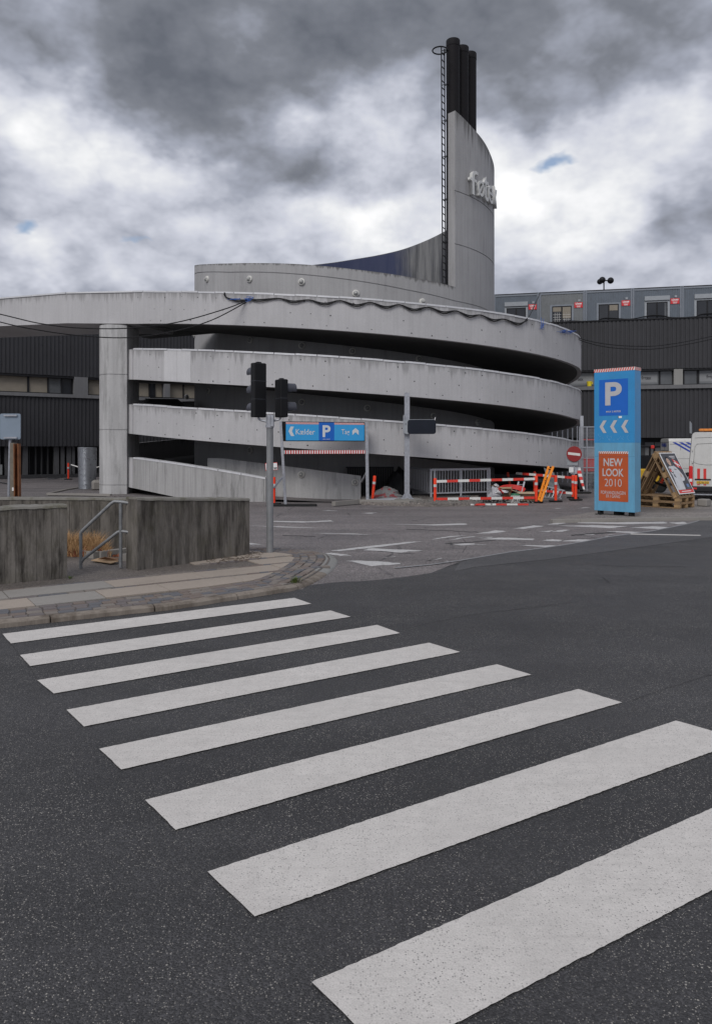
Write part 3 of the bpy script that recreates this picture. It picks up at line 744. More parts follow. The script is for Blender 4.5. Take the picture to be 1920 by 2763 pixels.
def parapet(zf, q0, q1, mat, ext=.0):
    n = max(6, int((q1 - q0) / rad(1.6))); rows = []
    for q in np.linspace(q0, q1, n + 1):
        zt, zb = zf(q, True), zf(q, False) - ext
        rows.append([cyl(q, RO, zb), cyl(q, RO + .0, zt), cyl(q, RO - PT, zt), cyl(q, RO - PT, zb + .26), cyl(q, RO - PT, zb), cyl(q, RO, zb)])
    m = MB().grid(rows); m.poly(rows[0][:-1]); m.poly(rows[-1][:-1][::-1])
    return drip(m.build('parapet', mat, ramp, smooth=True), [0, 1, 1, 0, 0, 0] * (n + 1))
def deck(zf, q0, q1, mat):
    n = max(6, int((q1 - q0) / rad(2.5))); rows = []
    for q in np.linspace(q0, q1, n + 1):
        zb = zf(q, False); ro = RO - PT - .003
        rows.append([cyl(q, ro, zb + .01), cyl(q, ro, zb + .27), cyl(q, RI - .05, zb + .27), cyl(q, RI - .05, zb + .04), cyl(q, ro, zb + .01)])
    return MB().grid(rows).build('ramp_deck', mat, ramp, smooth=True)
M_deck = concrete('deck_concrete', (.12, .118, .115), .2, .3)
bands = [(zA, TH0, rad(180), M_conc), (zA, rad(180), TAU + TH0 - .004, M_conc), (zA, TAU + TH0, TAU + rad(120), M_conc),
         (zB, -math.pi, TH0 - .004, M_conc), (zB, TH0, rad(180), M_conc), (zB, rad(180), TAU + TH0 - .004, M_conc), (zB, TAU + TH0, TAU + b4e, M_low)]
M_cope = M_zinc
for zf, q0, q1, mat in bands:
    front = q0 in (TH0, TAU + TH0)
    pr = parapet(zf, q0, q1, mat)
    if not (zf is zB and q0 > 5 and q1 > 6.5 and False): deck(zf, q0, q1, M_deck)
    if front:                                           # metal coping pieces on the visible arc
        step = rad(3.9) if mat is not M_low else rad(4.8); q = q0; qe = min(q1, q0 - TH0 + TH0 + rad(132)) if mat is not M_low else q1
        while q < qe - .01:
            qn = min(q + step, qe); rows = []; dz = R.uniform(-.006, .012); o_ = R.uniform(.012, .028)
            for a in np.linspace(q + .0012, qn - .0012, 4):
                zt = zf(a, True) + dz
                rows.append([cyl(a, RO + o_, zt - .035), cyl(a, RO + o_, zt + .038), cyl(a, RO - PT - .02, zt + .046), cyl(a, RO - PT - .02, zt - .02)])
            m = MB().grid(rows); m.poly(rows[0]); m.poly(rows[-1][::-1]); m.build('coping', M_cope, pr); q = qn
        if mat is M_conc:                               # shuttering tie holes
            m = MB()
            for f_, st in ((.16, 4.3), (.55, 4.3), (.90, 3.6)):
                q = q0 + rad(R.uniform(1, 3))
                while q < qe:
                    zt, zb = zf(q, True), zf(q, False); z = zt + (zb - zt) * (f_ + R.uniform(-.02, .02)); s_ = R.uniform(.012, .028)
                    if R.random() < .72:
                        m.quad(cyl(q - s_ / RO, RO + .004, z - s_), cyl(q + s_ / RO, RO + .004, z - s_), cyl(q + s_ / RO, RO + .004, z + s_ * .8), cyl(q - s_ / RO, RO + .004, z + s_))
                    q += rad(st * R.uniform(.8, 1.2))
            tag(m.build('tie_holes', M_groove, pr), None, kind='stuff')
# paler patched panels on the second band
M_patch = concrete('concrete_patched', (.56, .555, .56), .2, .05)
for a, b in ((443, 476), (477, 515)):
    qa, qb = ray_cyl(a, RO)[0], ray_cyl(b, RO)[0]; rows = [[cyl(q, RO + .006, zB(q, False) + .02), cyl(q, RO + .006, zB(q, True) - .05)] for q in np.linspace(qa, qb, 5)]
    MB().grid(rows).build('patched_panel', M_patch, ramp)

# ---- central drum: one spiral wall, climbing once round from its low end to the chimney end
TH1 = ray_cyl(1227, RI)[0]
top_pts = prof([(1225, 774), (1100, 747), (956, 727), (820, 713.5), (700, 710), (620, 711), (560, 713), (526, 716)], RI)
back_pts = [(rad(360 - 162), 0), ]
bk = prof([(830, 716), (962, 698), (1083, 674), (1203, 622)], RI - .45, True)
tw = prof([(1227, 298), (1240, 309), (1264, 334), (1283, 355), (1307.6, 386), (1325, 424.6)], RI)
sil = (math.pi / 2 - math.asin(RI / RD) - .01, CH + (HZ - 457) * (RD * (1 - (RI / RD) ** 2)) / FPX)
ps = [(-q, z) for q, z in top_pts]                       # unwound: s = -theta, growing leftwards round the back
ps += [(TAU - (q if q > 0 else q + TAU), z) for q, z in bk]
ps += [(TAU - q, z) for q, z in [sil] + tw[::-1]]
ps.sort(); psx = [a for a, _ in ps]; psz = [b for _, b in ps]
def z_drum(s_):
    return float(np.interp(s_, psx, psz))
zsm = [z_drum(s_) for s_ in np.linspace(-TH1, TAU - TH1, 241)]
for _ in range(5): zsm = [zsm[0]] + [(zsm[i - 1] + 2 * zsm[i] + zsm[i + 1]) / 4 for i in range(1, 240)] + [zsm[-1]]
jl = prof([(526, 738), (620, 735), (760, 737), (956, 757), (1100, 783), (1225, 812), (1316, 838)], RI)
jx = sorted((-q, z) for q, z in jl)
def z_joint(s_): return float(np.interp(s_, [a for a, _ in jx], [b for _, b in jx]))
WT = .46; rows = []
S_ = np.linspace(-TH1, TAU - TH1, 241)
ZJ = [14.9, 12.35]
ZJ = [CH + (HZ - 512) * 36.4 / FPX, CH + (HZ - 656) * 36.4 / FPX]
def drum_rows(o):
    rws = []
    for i, s_ in enumerate(S_):
        th = -s_; zt = zsm[i]; col = [(0, -.5)]
        js = []
        if s_ < rad(82): js.append((z_joint(s_), 1))
        if s_ > TAU - rad(95): js += [(z, 1) for z in ZJ] + [(z_joint(s_ - TAU), 1)]
        js = sorted(j for j in js if j[0] < zt - .1)
        while len(js) < 3: js.insert(0, ((2.6 if not js else js[0][0] - .5), 0))
        for j, gr in js: col += [(0, j - .022), (-.035 * gr, j - .021), (-.035 * gr, j + .021), (0, j + .022)]
        col += [(0, zt), (-WT, zt), (-WT, -.5)]
        rws.append([cyl(th, RI + a, z) for a, z in col])
    return rws
rows = drum_rows(0)
dm = MB().grid(rows); dm.poly(rows[0]); dm.poly(rows[-1][::-1])
drum = drip(dm.build('central_drum', M_drum, ramp, smooth=True), ([0] * 13 + [1, 1, 0]) * len(S_))
tag(drum, 'grey spiral drum wall rising into a tall curved chimney screen')
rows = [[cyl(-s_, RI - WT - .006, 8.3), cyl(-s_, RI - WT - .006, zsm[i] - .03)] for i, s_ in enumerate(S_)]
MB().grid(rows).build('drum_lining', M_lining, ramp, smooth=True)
# floor inside the drum so that the sky is not seen from below
MB().poly([cyl(a, RI - WT * .5, 8.2) for a in np.linspace(0, TAU, 40)[:-1]]).build('drum_roof', M_deck, ramp)

# ---- round bulkhead lamps on the drum
M_lampw = plain('lamp_white', (.60, .59, .55), .4, 0, .12, 20, .02); M_lampg = plain('lamp_glass_dull', (.30, .30, .29), .3, 0, .15, 10, .02)
def wall_lamp(pos, nv, r=.15):
    nv = Vector(nv).normalized(); m = MB().lathe(pos, [(r, -.02), (r, .05), (r * .9, .075), (r * .72, .08)], 18, nv); base_ = m.build('wall_lamp', M_lampw, ramp, smooth=True)
    MB().lathe(pos, [(r * .70, .07), (r * .62, .12), (r * .35, .16), (.01, .17)], 14, nv).build('lens', M_lampg, base_, smooth=True)
    x = Vector((-nv.y, nv.x, 0)).normalized(); u = Vector((0, 0, 1)); g_ = MB(); c = Vector(pos) + nv * .12
    for k in range(3):
        a = rad(90 + 120 * k); g_.bar(c + nv * .055, Vector(pos) + nv * .075 + (x * math.cos(a) + u * math.sin(a)) * r * .85, .02, .02)
    g_.build('guard', M_lampw, base_)
for px, py in [(560, 753.5), (674, 753.5), (814, 761), (959, 792), (1138, 815), (676, 918), (815, 933), (950, 948), (1128, 969), (564, 1055), (815, 1085), (990, 1101), (1167, 1123), (1285, 1140), (676, 1215)]:
    th, Y = ray_cyl(px, RI); wall_lamp(cyl(th, RI + .01, CH + (HZ - py) * Y / FPX), (math.sin(th), -math.cos(th), 0), .165 if py < 830 else .16)
for px, py in [(522, 907)]:
    th = ray_cyl(527, RI)[0]; wall_lamp(cyl(th - .02, RI + .01, CH + (HZ - py) * 41 / FPX), (math.sin(th), -math.cos(th), 0), .16)
for px, py in [(365, 1080), (503, 1071), (369, 1200)]:
    th, Y = ray_cyl(px, RO - PT, True); wall_lamp(cyl(th, RO - PT - .01, CH + (HZ - py) * Y / FPX), (-math.sin(th), math.cos(th), 0), .17)

# ---- inner parapet of the entry lane
RL = 11.55
it = smooth_fit([(600, 1237), (690, 1247), (800, 1262), (973, 1284)], RL, 2)
q0, q1 = ray_cyl(560, RL)[0], ray_cyl(973, RL)[0]; rows = []
for q in np.linspace(q0, q1, 26):
    zt = it[0](q); rows.append([cyl(q, RL, -.3), cyl(q, RL, zt), cyl(q, RL - .24, zt), cyl(q, RL - .24, -.3), cyl(q, RL, -.3)])
m = MB().grid(rows); m.poly(rows[0][:-1]); m.poly(rows[-1][:-1][::-1]); m.build('inner_parapet', M_col, ramp, smooth=True)
for px, py in ((813, 1280), (957, 1301)):
    th, Y = ray_cyl(px, RL); wall_lamp(cyl(th, RL + .01, CH + (HZ - py) * Y / FPX), (math.sin(th), -math.cos(th), 0), .145)
# lane surface rising from the street into the ramp
rows = []
for q in np.linspace(TH0 - .2, rad(8), 30):
    z = max(.012, .42 * (rad(2) - q) / (rad(2) - TH0) - .02); rows.append([cyl(q, RL + .002, z), cyl(q, RO - .05, z)])
MB().grid(rows).build('lane_surface', M_far, ramp, smooth=True)

# ---- big column with a rounded face
cY = 35.1; cc = P(315, 1338, cY); cc.z = 0
def col_out(k):
    out = []
    for a in np.linspace(rad(95), rad(292), 24): out.append(Vector((math.cos(a) * (.74 - k), math.sin(a) * (1.0 - k) , 0)))
    out += [Vector((.36 - k * .5, -.93 + k, 0)), Vector((.74 - k, -.84 + k, 0)), Vector((.74 - k, 1.1, 0))]
    return out
czs = [(0, 0)]
ztop = CH + (HZ - 875) * (cY - 1.0) / FPX
for y in (1308, 1160, 1012): 
    z = CH + (HZ - y) * (cY - .6) / FPX; czs += [(0, z - .02), (.025, z - .019), (.025, z + .019), (0, z + .02)]
czs += [(0, ztop)]
rows = []
for k, z in czs:
    o_ = col_out(k); rows.append([cc + p + Vector((0, 0, z)) for p in o_ + [o_[0]]])
m = MB().grid(rows); m.poly(rows[-1][:-1]); m.build('column', M_col, ramp, smooth=True)

# ---- bridge leading off to the left
bp = [(360, ray_cyl(360, RO)[1]), (180, 34.75), (0, 37.0), (-330, 43.0)]
bt_ = [(360, 787.0), (180, 790.5), (0, 805), (-330, 831)]; bb_ = [(360, 873.5), (180, 872), (0, 880), (-330, 897)]
rows = []; tops = []
for (px, Y), (_, yt), (_, yb) in zip(bp, bt_, bb_):
    a = P(px, yt, Y); b = P(px, yb, Y); rows.append((a, b)); tops.append(a)
nb = Vector((.30, .95, 0)).normalized()
rr = [[b, a, a + nb * .22, Vector((*(a + nb * .22).xy, b.z + .3)), b + nb * 3.4 + Vector((0, 0, .3)), b + nb * 3.4, b] for a, b in rows]
m = MB().grid(rr); m.poly(rr[0][:-1]); m.poly(rr[-1][:-1][::-1]); br = drip(m.build('bridge', M_conc, ramp), [0, 1, 1, 0, 0, 0, 0] * len(rr))
for (a, _), (b, _) in zip(rows, rows[1:]):
    n = max(1, int((b - a).length / 1.9))
    for k in range(n):
        p, q = a.lerp(b, k / n + .002), a.lerp(b, (k + 1) / n - .002); MB().bar(p + nb * .1 + Vector((0, 0, .0)), q + nb * .1 + Vector((0, 0, .0)), .28, .07).build('coping', M_cope, br)
# deck joining bridge to ramp behind the column
MB().prism([P(352, 873, 34.2) + Vector((0, 0, .05)), cyl(TH0, RI, zA(TH0, False) + .05), cyl(TH0, RI, zA(TH0, False) + .05) + Vector((-4, 2, 0)), P(180, 872, 38.5)], (0, 0, .2)).build('ramp_deck', M_deck, ramp)

# ================================================================== CHIMNEY FLUES, LADDER, LETTERS
def flue(px, top_y, wpx, Y, label):
    c = P(px, 1000, Y); zt = CH + (HZ - top_y) * Y / FPX; r = wpx / 2 * Y / FPX; b0 = Vector((c.x, c.y, 8.2))
    t = thing('chimney_flue', label, 'chimney', b0, group='black flues on the chimney tower')
    MB().lathe(b0, [(r, 0), (r, zt - .36 - 8.2)], 28).build('pipe', M_flue, t, smooth=True)
    MB().lathe(Vector((c.x, c.y, zt - .36)), [(r * .985, 0), (r * 1.0, .02), (r * 1.03, .03), (r * 1.03, .34), (r * 1.0, .36), (r * .86, .36), (r * .86, .0)], 28).build('cap', M_flue, t, smooth=True)
flue(1221.5, 110, 36.5, 37.4, 'tallest and nearest black chimney flue, beside the ladder')
flue(1245.5, 129, 36, 38.0, 'middle black chimney flue of the three')
flue(1266.5, 145.5, 35.5, 38.6, 'rightmost and farthest of the three black chimney flues')
t = thing('access_ladder', 'thin black steel ladder with a hoop, climbing the chimney flues', 'ladder', P(1196, 766, 36.6))
LY0, LY1 = 36.5, 36.85
for px, Y in ((1191.5, LY0), (1199.5, LY1)):
    MB().bar(P(px - 1.5, 128 if Y == LY0 else 132, Y), P(px + 2, 768, Y), .055, .055, (0, 1, 0)).build('rail', M_black, t)
for k in range(34):
    f_ = k / 33; z = P(0, 140, LY0).z * (1 - f_) + P(0, 764, LY0).z * f_; xa = P(1190 + 3.5 * f_, 0, LY0); xb = P(1198 + 3.5 * f_, 0, LY1)
    MB().bar(Vector((xa.x, xa.y, z)), Vector((xb.x, xb.y, z)), .035, .035).build('rung', M_black, t)
for y in (136, 229, 326, 423, 539, 655):
    MB().bar(P(1198.5, y + 2, LY1), P(1208, y - 1, 37.2), .04, .04).build('bracket', M_black, t)
    MB().bar(P(1191.5, y + 1, LY0), P(1205, y - 3, 37.0), .035, .035).build('bracket', M_black, t)
hc = P(1186, 136, 36.5); MB().tube([hc + Vector((math.cos(a) * .36, math.sin(a) * .36, 0)) for a in np.linspace(0, TAU, 25)], .035, 6).build('hoop', M_black, t)

t = thing('shop_sign', 'white raised letters fixed to the curved chimney tower', 'sign', cyl(rad(60), RI, 14.0))
for ch, px, y0, y1, wd in (('f', 1280, 459, 525.5, .72), ('ø', 1299.5, 486, 532.5, .70), ('t', 1312.5, 477, 541, .62), ('e', 1325.0, 501, 548, .80), ('x', 1337.5, 508, 556, .90)):
    th, Y = ray_cyl(px, RI + .2); nv = Vector((math.sin(th), -math.cos(th), 0)); xd = Vector((math.cos(th), math.sin(th), 0)); s_ = Y / FPX
    zc = CH + (HZ - (y0 + y1) / 2) * s_; c = cyl(th, RI + .095, zc); text(ch, 'letter', M_letter, t, c, xd, (0, 0, 1), wd, (y1 - y0) * s_, .0, .085)

# ================================================================== CABLES ON THE RAMP
M_cable = plain('cable_black', (.012, .012, .013), .55, 0, .2, 10, 0); M_rope = plain('rope_blue', (.02, .10, .40), .6, 0, .25, 30, 0)
def cat(ps, n=8):
    out = []; p = [ps[0]] + list(ps) + [ps[-1]]
    for i in range(1, len(p) - 2):
        for k in range(n):
            t_ = k / n; a, b, c, d_ = p[i - 1], p[i], p[i + 1], p[i + 2]
            out.append(.5 * ((2 * b) + (c - a) * t_ + (2 * a - 5 * b + 4 * c - d_) * t_ ** 2 + (3 * b - a - 3 * c + d_) * t_ ** 3))
    return out + [ps[-1]]
def z1p(x, y): return x * .4386, 680 + y * .4386
for pl, lab in (([(-500, 270), (0, 382), (250, 440), (500, 468), (800, 468), (1100, 430), (1400, 345), (1530, 290)], 'upper of two slack black cables hanging left of the blue rope knot'),
                ([(-500, 290), (0, 430), (250, 482), (500, 515), (780, 527), (1050, 492), (1300, 420), (1530, 300)], 'lower of two slack black cables hanging left of the blue rope knot')):
    w3 = []
    for i, (x, y) in enumerate(pl):
        px, py = z1p(x, y); w3.append(P(px, py, 30.55 if i == len(pl) - 1 else 30.0 - (7 - i) * .1))
    tag(MB().tube(cat(w3), .022, 6).build('hanging_cable', M_cable, smooth=True), lab, 'cable')
fx = [(605, 789), (612, 803), (645, 809), (671, 808), (700, 808), (752, 805), (790, 812), (833, 809), (875, 818), (917, 811), (960, 822), (999, 816), (1040, 827), (1077, 822), (1115, 834), (1155, 829), (1195, 841), (1230, 839), (1265, 851), (1296, 850), (1330, 862), (1359, 861), (1395, 872), (1414, 868), (1422, 859)]
for k, (dz, lab) in enumerate(((0, 'upper black cable looped along the top parapet'), (-.045, 'lower black cable looped along the top parapet'))):
    w3 = []
    for i, (px, py) in enumerate(fx):
        th, Y = ray_cyl(px, RO + .06); sag = (i % 2 == 0) * dz * 1.6; w3.append(cyl(th, RO + .05 + .02 * k, CH + (HZ - py) * Y / FPX + sag))
    tag(MB().tube(cat(w3, 6), .026, 6).build('parapet_cable', M_cable, smooth=True), lab, 'cable')
for dy, lab in ((0, 'upper black cable sagging to the right in front of the dark cladding'), (8, 'lower black cable sagging to the right in front of the dark cladding')):
    w3 = [cyl(rad(60), RO + .05, CH + (HZ - 880 - dy) * 35.6 / FPX), P(1545, 899 + dy * .4, 37.0), P(1566, 914 + dy * .6, 37.6), P(1632, 928 + dy, 38.2), P(1710, 934 + dy, 38.6), P(1790, 931 + dy, 39), P(1920, 907 + dy, 39.6), P(2100, 860 + dy, 40.5)]
    tag(MB().tube(cat(w3), .020, 6).build('hanging_cable', M_cable, smooth=True), lab, 'cable')
w3 = [P(1423, 859, 35.0), P(1436, 835, 38), P(1452, 800, 43), P(1456, 790, 46)]
tag(MB().tube(cat(w3), .03, 6).build('hanging_cable', M_cable, smooth=True), 'black cable rising from the parapet to the site cabins', 'cable')
def rope(cx, cy, wpx, hpx, n, label):
    m = MB(); th0, Y0 = ray_cyl(cx, RO + .1)
    for _ in range(n):
        w3 = []
        for _k in range(5):
            th, Y = ray_cyl(min(cx + R.gauss(0, wpx), 1565), RO + .08); w3.append(cyl(th, RO + R.uniform(.05, .14), CH + (HZ - (cy + R.gauss(0, hpx))) * Y / FPX))
        m.tube(cat(w3, 4), .009, 4)
    return tag(m.build('blue_rope', M_rope), label, 'rope')
rope(671, 807, 8, 4, 4, 'tangle of blue rope tied to the top parapet above the signals')
rope(632, 807, 12, 1.5, 2, 'strand of blue rope beside the cable bend on the top parapet')
rope(1527, 896, 11, 3, 5, 'blue rope tied to the parapet at its right end')
rope(1462, 876, 3, 9, 4, 'short blue rope hanging on the parapet below the cabins')

# ================================================================== STORE BUILDINGS BEHIND
class Frame:
    def __init__(s, o, ang):
        s.o = Vector((o[0], o[1], 0)); s.u = Vector((math.cos(ang), math.sin(ang), 0)); s.n = Vector((s.u.y, -s.u.x, 0))   # n points to the viewer
    def p(s, a, z, out=0.0): return s.o + s.u * a + s.n * out + Vector((0, 0, z))
    def box(s, mb, a0, a1, z0, z1, o0, o1):
        mb.prism([s.p(a0, z0, o0), s.p(a0, z0, o1), s.p(a1, z0, o1), s.p(a1, z0, o0)], (0, 0, z1 - z0)); return mb
    def at(s, px):                                       # distance along the wall seen at image column px
        t = (px - CX) / FPX; return (t * s.o.y - s.o.x) / (s.u.x - t * s.u.y)
def cladding_mat(name, col, peel=None):
    m, t, b = new_mat(name); oc = t.node('ShaderNodeTexCoord').outputs['Object']
    n1 = t.noise(oc, .5, 5, .6); st = t.noise(t.mapping(oc, (5, 5, .25)), 1., 6, .65); sp = t.voro(oc, 1.15)
    c = t.ramp(t.m('ADD', t.m('MULTIPLY', n1, .5), t.m('MULTIPLY', st, .5)), [(.3, tuple(x * .72 for x in col)), (.7, tuple(x * 1.3 for x in col))])
    c = t.mix(t.m('MULTIPLY', t.ramp(sp.outputs['Distance'], [(.05, 1.0), (.11, 0.0)]), .6), c, (.012, .012, .014))
    if peel is not None:
        s_ = t.node('ShaderNodeSeparateXYZ'); t.put(s_.inputs[0], oc)
        e = t.m('ADD', t.m('SUBTRACT', s_.outputs[0], peel), t.m('MULTIPLY', t.m('SUBTRACT', t.noise(oc, 1.1, 6, .7), .5), 1.8))
        c = t.mix(t.ramp(e, [(-.0, 0.0), (.06, 1.0)]), c, t.mix(n1, (.20, .19, .18), (.34, .33, .32)))
    t.put(b.inputs['Base Color'], c); b.inputs['Roughness'].default_value = .65
    t.put(b.inputs['Normal'], bump(t, t.noise(oc, 14, 4), .12)); return m
M_clad = cladding_mat('cladding_dark', (.029, .029, .033)); M_clad_l = cladding_mat('cladding_dark_peeling', (.029, .029, .033), 24.1)
M_frame = plain('window_frame_dark', (.018, .018, .02), .5, 0, .2, 5, .02)
M_ledge = concrete('ledge_grey', (.16, .16, .165), .3, .3); M_ledge2 = concrete('pier_pale', (.30, .295, .28), .3, .35)
M_gl = glass('glass_dark'); M_gl2 = glass('glass_grey', (.10, .105, .11), .12); M_blind = plain('blind_beige', (.25, .22, .175), .75, 0, .1, 3, .02)
M_gl3 = glass('glass_film', (.13, .135, .14), .2)
M_frost = plain('frost_band', (.22, .225, .23), .5, 0, .06, 3, 0); M_ink = plain('ink_dark', (.03, .03, .035), .6, 0, .1, 9, 0)
def cladding(fr, a0, a1, z0, z1, parent, mat, pitch=.27):
    prof_ = []; a = a0
    while a < a1:
        prof_ += [(a, 0), (a + pitch * .52, 0), (a + pitch * .58, -.045), (a + pitch * .94, -.045)]; a += pitch
    rows = [[fr.p(x, z0, o_), fr.p(x, z1, o_)] for x, o_ in prof_]
    m = MB().grid(rows); fr.box(m, a0, a1, z0 + .01, z1 - .01, -.4, -.06); return m.build('cladding', mat, parent)
def window(fr, a0, a1, z0, z1, parent, panes, mats, txt=None, rec=.16):
    m = MB(); w_ = .09
    for x in [a0] + [a0 + (a1 - a0) * f_ for f_ in panes] + [a1]: fr.box(m, max(a0, x - w_ / 2), min(a1, x + w_ / 2) if x > a0 else a0 + w_, z0, z1, -rec - .1, -rec + .05)
    fr.box(m, a0 + w_, a1 - w_, z0, z0 + .08, -rec - .1, -rec + .045); fr.box(m, a0 + w_, a1 - w_, z1 - .08, z1, -rec - .1, -rec + .045)
    wf = m.build('window', M_frame, parent); ed = [0] + panes + [1]
    for k in range(len(ed) - 1):
        xa, xb = a0 + (a1 - a0) * ed[k] + w_ / 2, a0 + (a1 - a0) * ed[k + 1] - w_ / 2
        m = MB(); m.quad(fr.p(xa, z0 + .08, -rec - .03), fr.p(xb, z0 + .08, -rec - .03), fr.p(xb, z1 - .08, -rec - .03), fr.p(xa, z1 - .08, -rec - .03)); m.build('pane', mats[k % len(mats)], wf)
    return wf

# ---- left wing
fl = Frame((-21.9, 53.0), rad(35))
lw = thing('store_building', 'dark ribbed store wing at the left behind the round column', 'building', fl.p(0, 0))
zt = 11.2
cladding(fl, -16, 26, 7.36, zt, lw, M_clad); cladding(fl, -16, 26, 2.27, 5.86, lw, M_clad)
m = MB(); fl.box(m, -16, 26, zt, zt + .12, -.5, .06); m.build('roof_edge', M_frame, lw)
m = MB(); fl.box(m, -16, 26, 5.80, 6.04, -.55, .12); m.build('ledge', M_ledge, lw)
m = MB(); fl.box(m, -16, 26, 6.04, 7.36, -.9, -.5); m.build('wall_core', M_frame, lw)
m = MB(); fl.box(m, -16, 26, 0, zt, -14, -1.2); m.build('wall_core', M_frame, lw)
m = MB(); fl.box(m, -16, 26, 7.2, 7.38, -.9, -.07); m.build('soffit', M_frame, lw)
A_ = fl.at
for x0, x1, pn, mt in ((-190, -70, [.5], [M_blind]), (-66, 79, [.22], [M_blind]), (79, 198, [.45, .76], [M_blind, M_gl2, M_gl]), (240, 300, [.6], [M_blind]), (300, 408, [.5], [M_blind]), (408, 444, [.4], [M_gl, M_blind]), (459, 540, [.5], [M_blind]), (546, 640, [.5], [M_blind])):
    window(fl, A_(x0), A_(x1), 6.05, 7.30, lw, pn, mt, rec=.42)
for x0, x1 in ((201, 238), (444, 459)):
    m = MB(); fl.box(m, A_(x0), A_(x1), 6.04, 7.34, -.6, .0); m.build('pier', M_ledge, lw)
    
M_pier = plain('pier_dark', (.075, .075, .078), .8, 0, .2, 3, .05); M_pier2 = plain('panel_darkgrey', (.035, .035, .037), .8, 0, .2, 3, .05)
for x0, x1 in ((-60, -40), (-20, 4), (16, 24), (66, 79), (83, 85), (100, 103), (116, 119), (133, 136), (150, 163), (168, 178), (184, 196), (198, 206), (224, 232), (262, 268), (272, 276)):
    m = MB(); fl.box(m, A_(x0), A_(x1), 0, 2.27, -.75, -.35 if x1 - x0 > 6 else -.5); m.build('pier', M_pier if x1 - x0 > 6 else M_pier2, lw)
m = MB(); fl.box(m, A_(-8), A_(9), .3, 1.0, -.40, -.30); m.build('vent_panel', plain('panel_pale', (.22, .23, .23), .6, 0, .1, 4, .02), lw)
m = MB(); fl.box(m, -16, 26, 0, .25, -.75, -.2); m.build('plinth', M_pier2, lw)

# ---- right wing
fr_ = Frame((18.5, 50.0), rad(-13))
rw = thing('store_building', 'dark ribbed store wing at the right, below the row of site cabins', 'building', fr_.p(0, 0))
zr = 10.78
cladding(fr_, -16, 24, 7.46, zr, rw, M_clad); cladding(fr_, -16, 24, 2.85, 6.13, rw, M_clad_l)
m = MB(); fr_.box(m, -16, 24, zr, zr + .07, -1.6, .05); m.build('roof_edge', M_frame, rw)
m = MB(); fr_.box(m, -16, 24, 6.11, 6.36, -.55, .13); m.build('ledge', M_ledge, rw)
m = MB(); fr_.box(m, -16, 24, 6.36, 7.46, -.9, -.55); m.build('wall_core', M_frame, rw)
m = MB(); fr_.box(m, -16, 24, 7.34, 7.48, -.9, -.07); m.build('soffit', M_frame, rw)
m = MB(); fr_.box(m, -16, 24, 0, zr - .02, -16, -1.2); m.build('wall_core', M_pier2, rw)
B_ = fr_.at
wins = [(1380, 1452, [.5], [M_gl2]), (1460, 1524, [.5], [M_gl2]), (1531, 1606, [], [M_gl3]), (1612, 1690, [], [M_gl3]), (1696, 1780, [], [M_gl3]), (1779, 1817, [], [M_gl2]), (1844, 1884, [], [M_gl2]), (1884, 1968, [], [M_gl3])]
for x0, x1, pn, mt in wins:
    wf = window(fr_, B_(x0), B_(x1), 6.36, 7.40, rw, pn, mt, rec=.40)
    if mt[0] is M_gl3:
        a0, a1 = B_(x0) + .12, B_(x1) - .12; o_ = -.425
        MB().quad(fr_.p(a0, 6.60, o_), fr_.p(a1, 6.60, o_), fr_.p(a1, 7.14, o_), fr_.p(a0, 7.14, o_)).build('frosted_band', M_frost, wf)
        for z in (7.19, 7.23, 6.53, 6.57): MB().quad(fr_.p(a0, z, o_), fr_.p(a1, z, o_), fr_.p(a1, z + .015, o_), fr_.p(a0, z + .015, o_)).build('film_line', M_frost, wf)
for px in (1561, 1745, 1922):
    text('føtex', 'window_lettering', M_ink, rw, fr_.p(B_(px), 6.90, -.415), fr_.u, (0, 0, 1), .62, .25, .02)
m = MB(); fr_.box(m, B_(1817), B_(1841), 6.30, 7.42, -.6, -.05); m.build('pier', M_ledge2, rw)
M_gf = plain('roller_panel', (.20, .205, .21), .6, .1, .12, 3, .03)
for x0, x1 in ((1560, 1640), (1745, 1770), (1772, 1805), (1807, 1850), (1852, 1890), (1892, 1960)):
    m = MB(); n = 7; a0, a1 = B_(x0), B_(x1)
    for k in range(n): fr_.box(m, a0 + (a1 - a0) * k / n, a0 + (a1 - a0) * (k + .85) / n, 0, 2.55, -1.15, -1.02)
    m.build('wall_panel', M_gf, rw)
m = MB(); fr_.box(m, B_(1730), B_(1744), 0, 2.85, -1.15, -.8); m.build('pier', M_pier2, rw)
# poles seen through the gap under the ramp at the right
for px, nth in zip((1488, 1502, 1516, 1530, 1543, 1556), ('leftmost', 'second', 'third', 'fourth', 'fifth', 'rightmost')):
    p = P(px, 1150, 46.5); tag(MB().tube([Vector((p.x, p.y, 0)), Vector((p.x, p.y, 4.2))], .04, 8).build('pipe_post', M_galv_l), nth + ' from the left of six thin pale posts behind the ramp', 'post', 'row of pale posts behind the ramp')

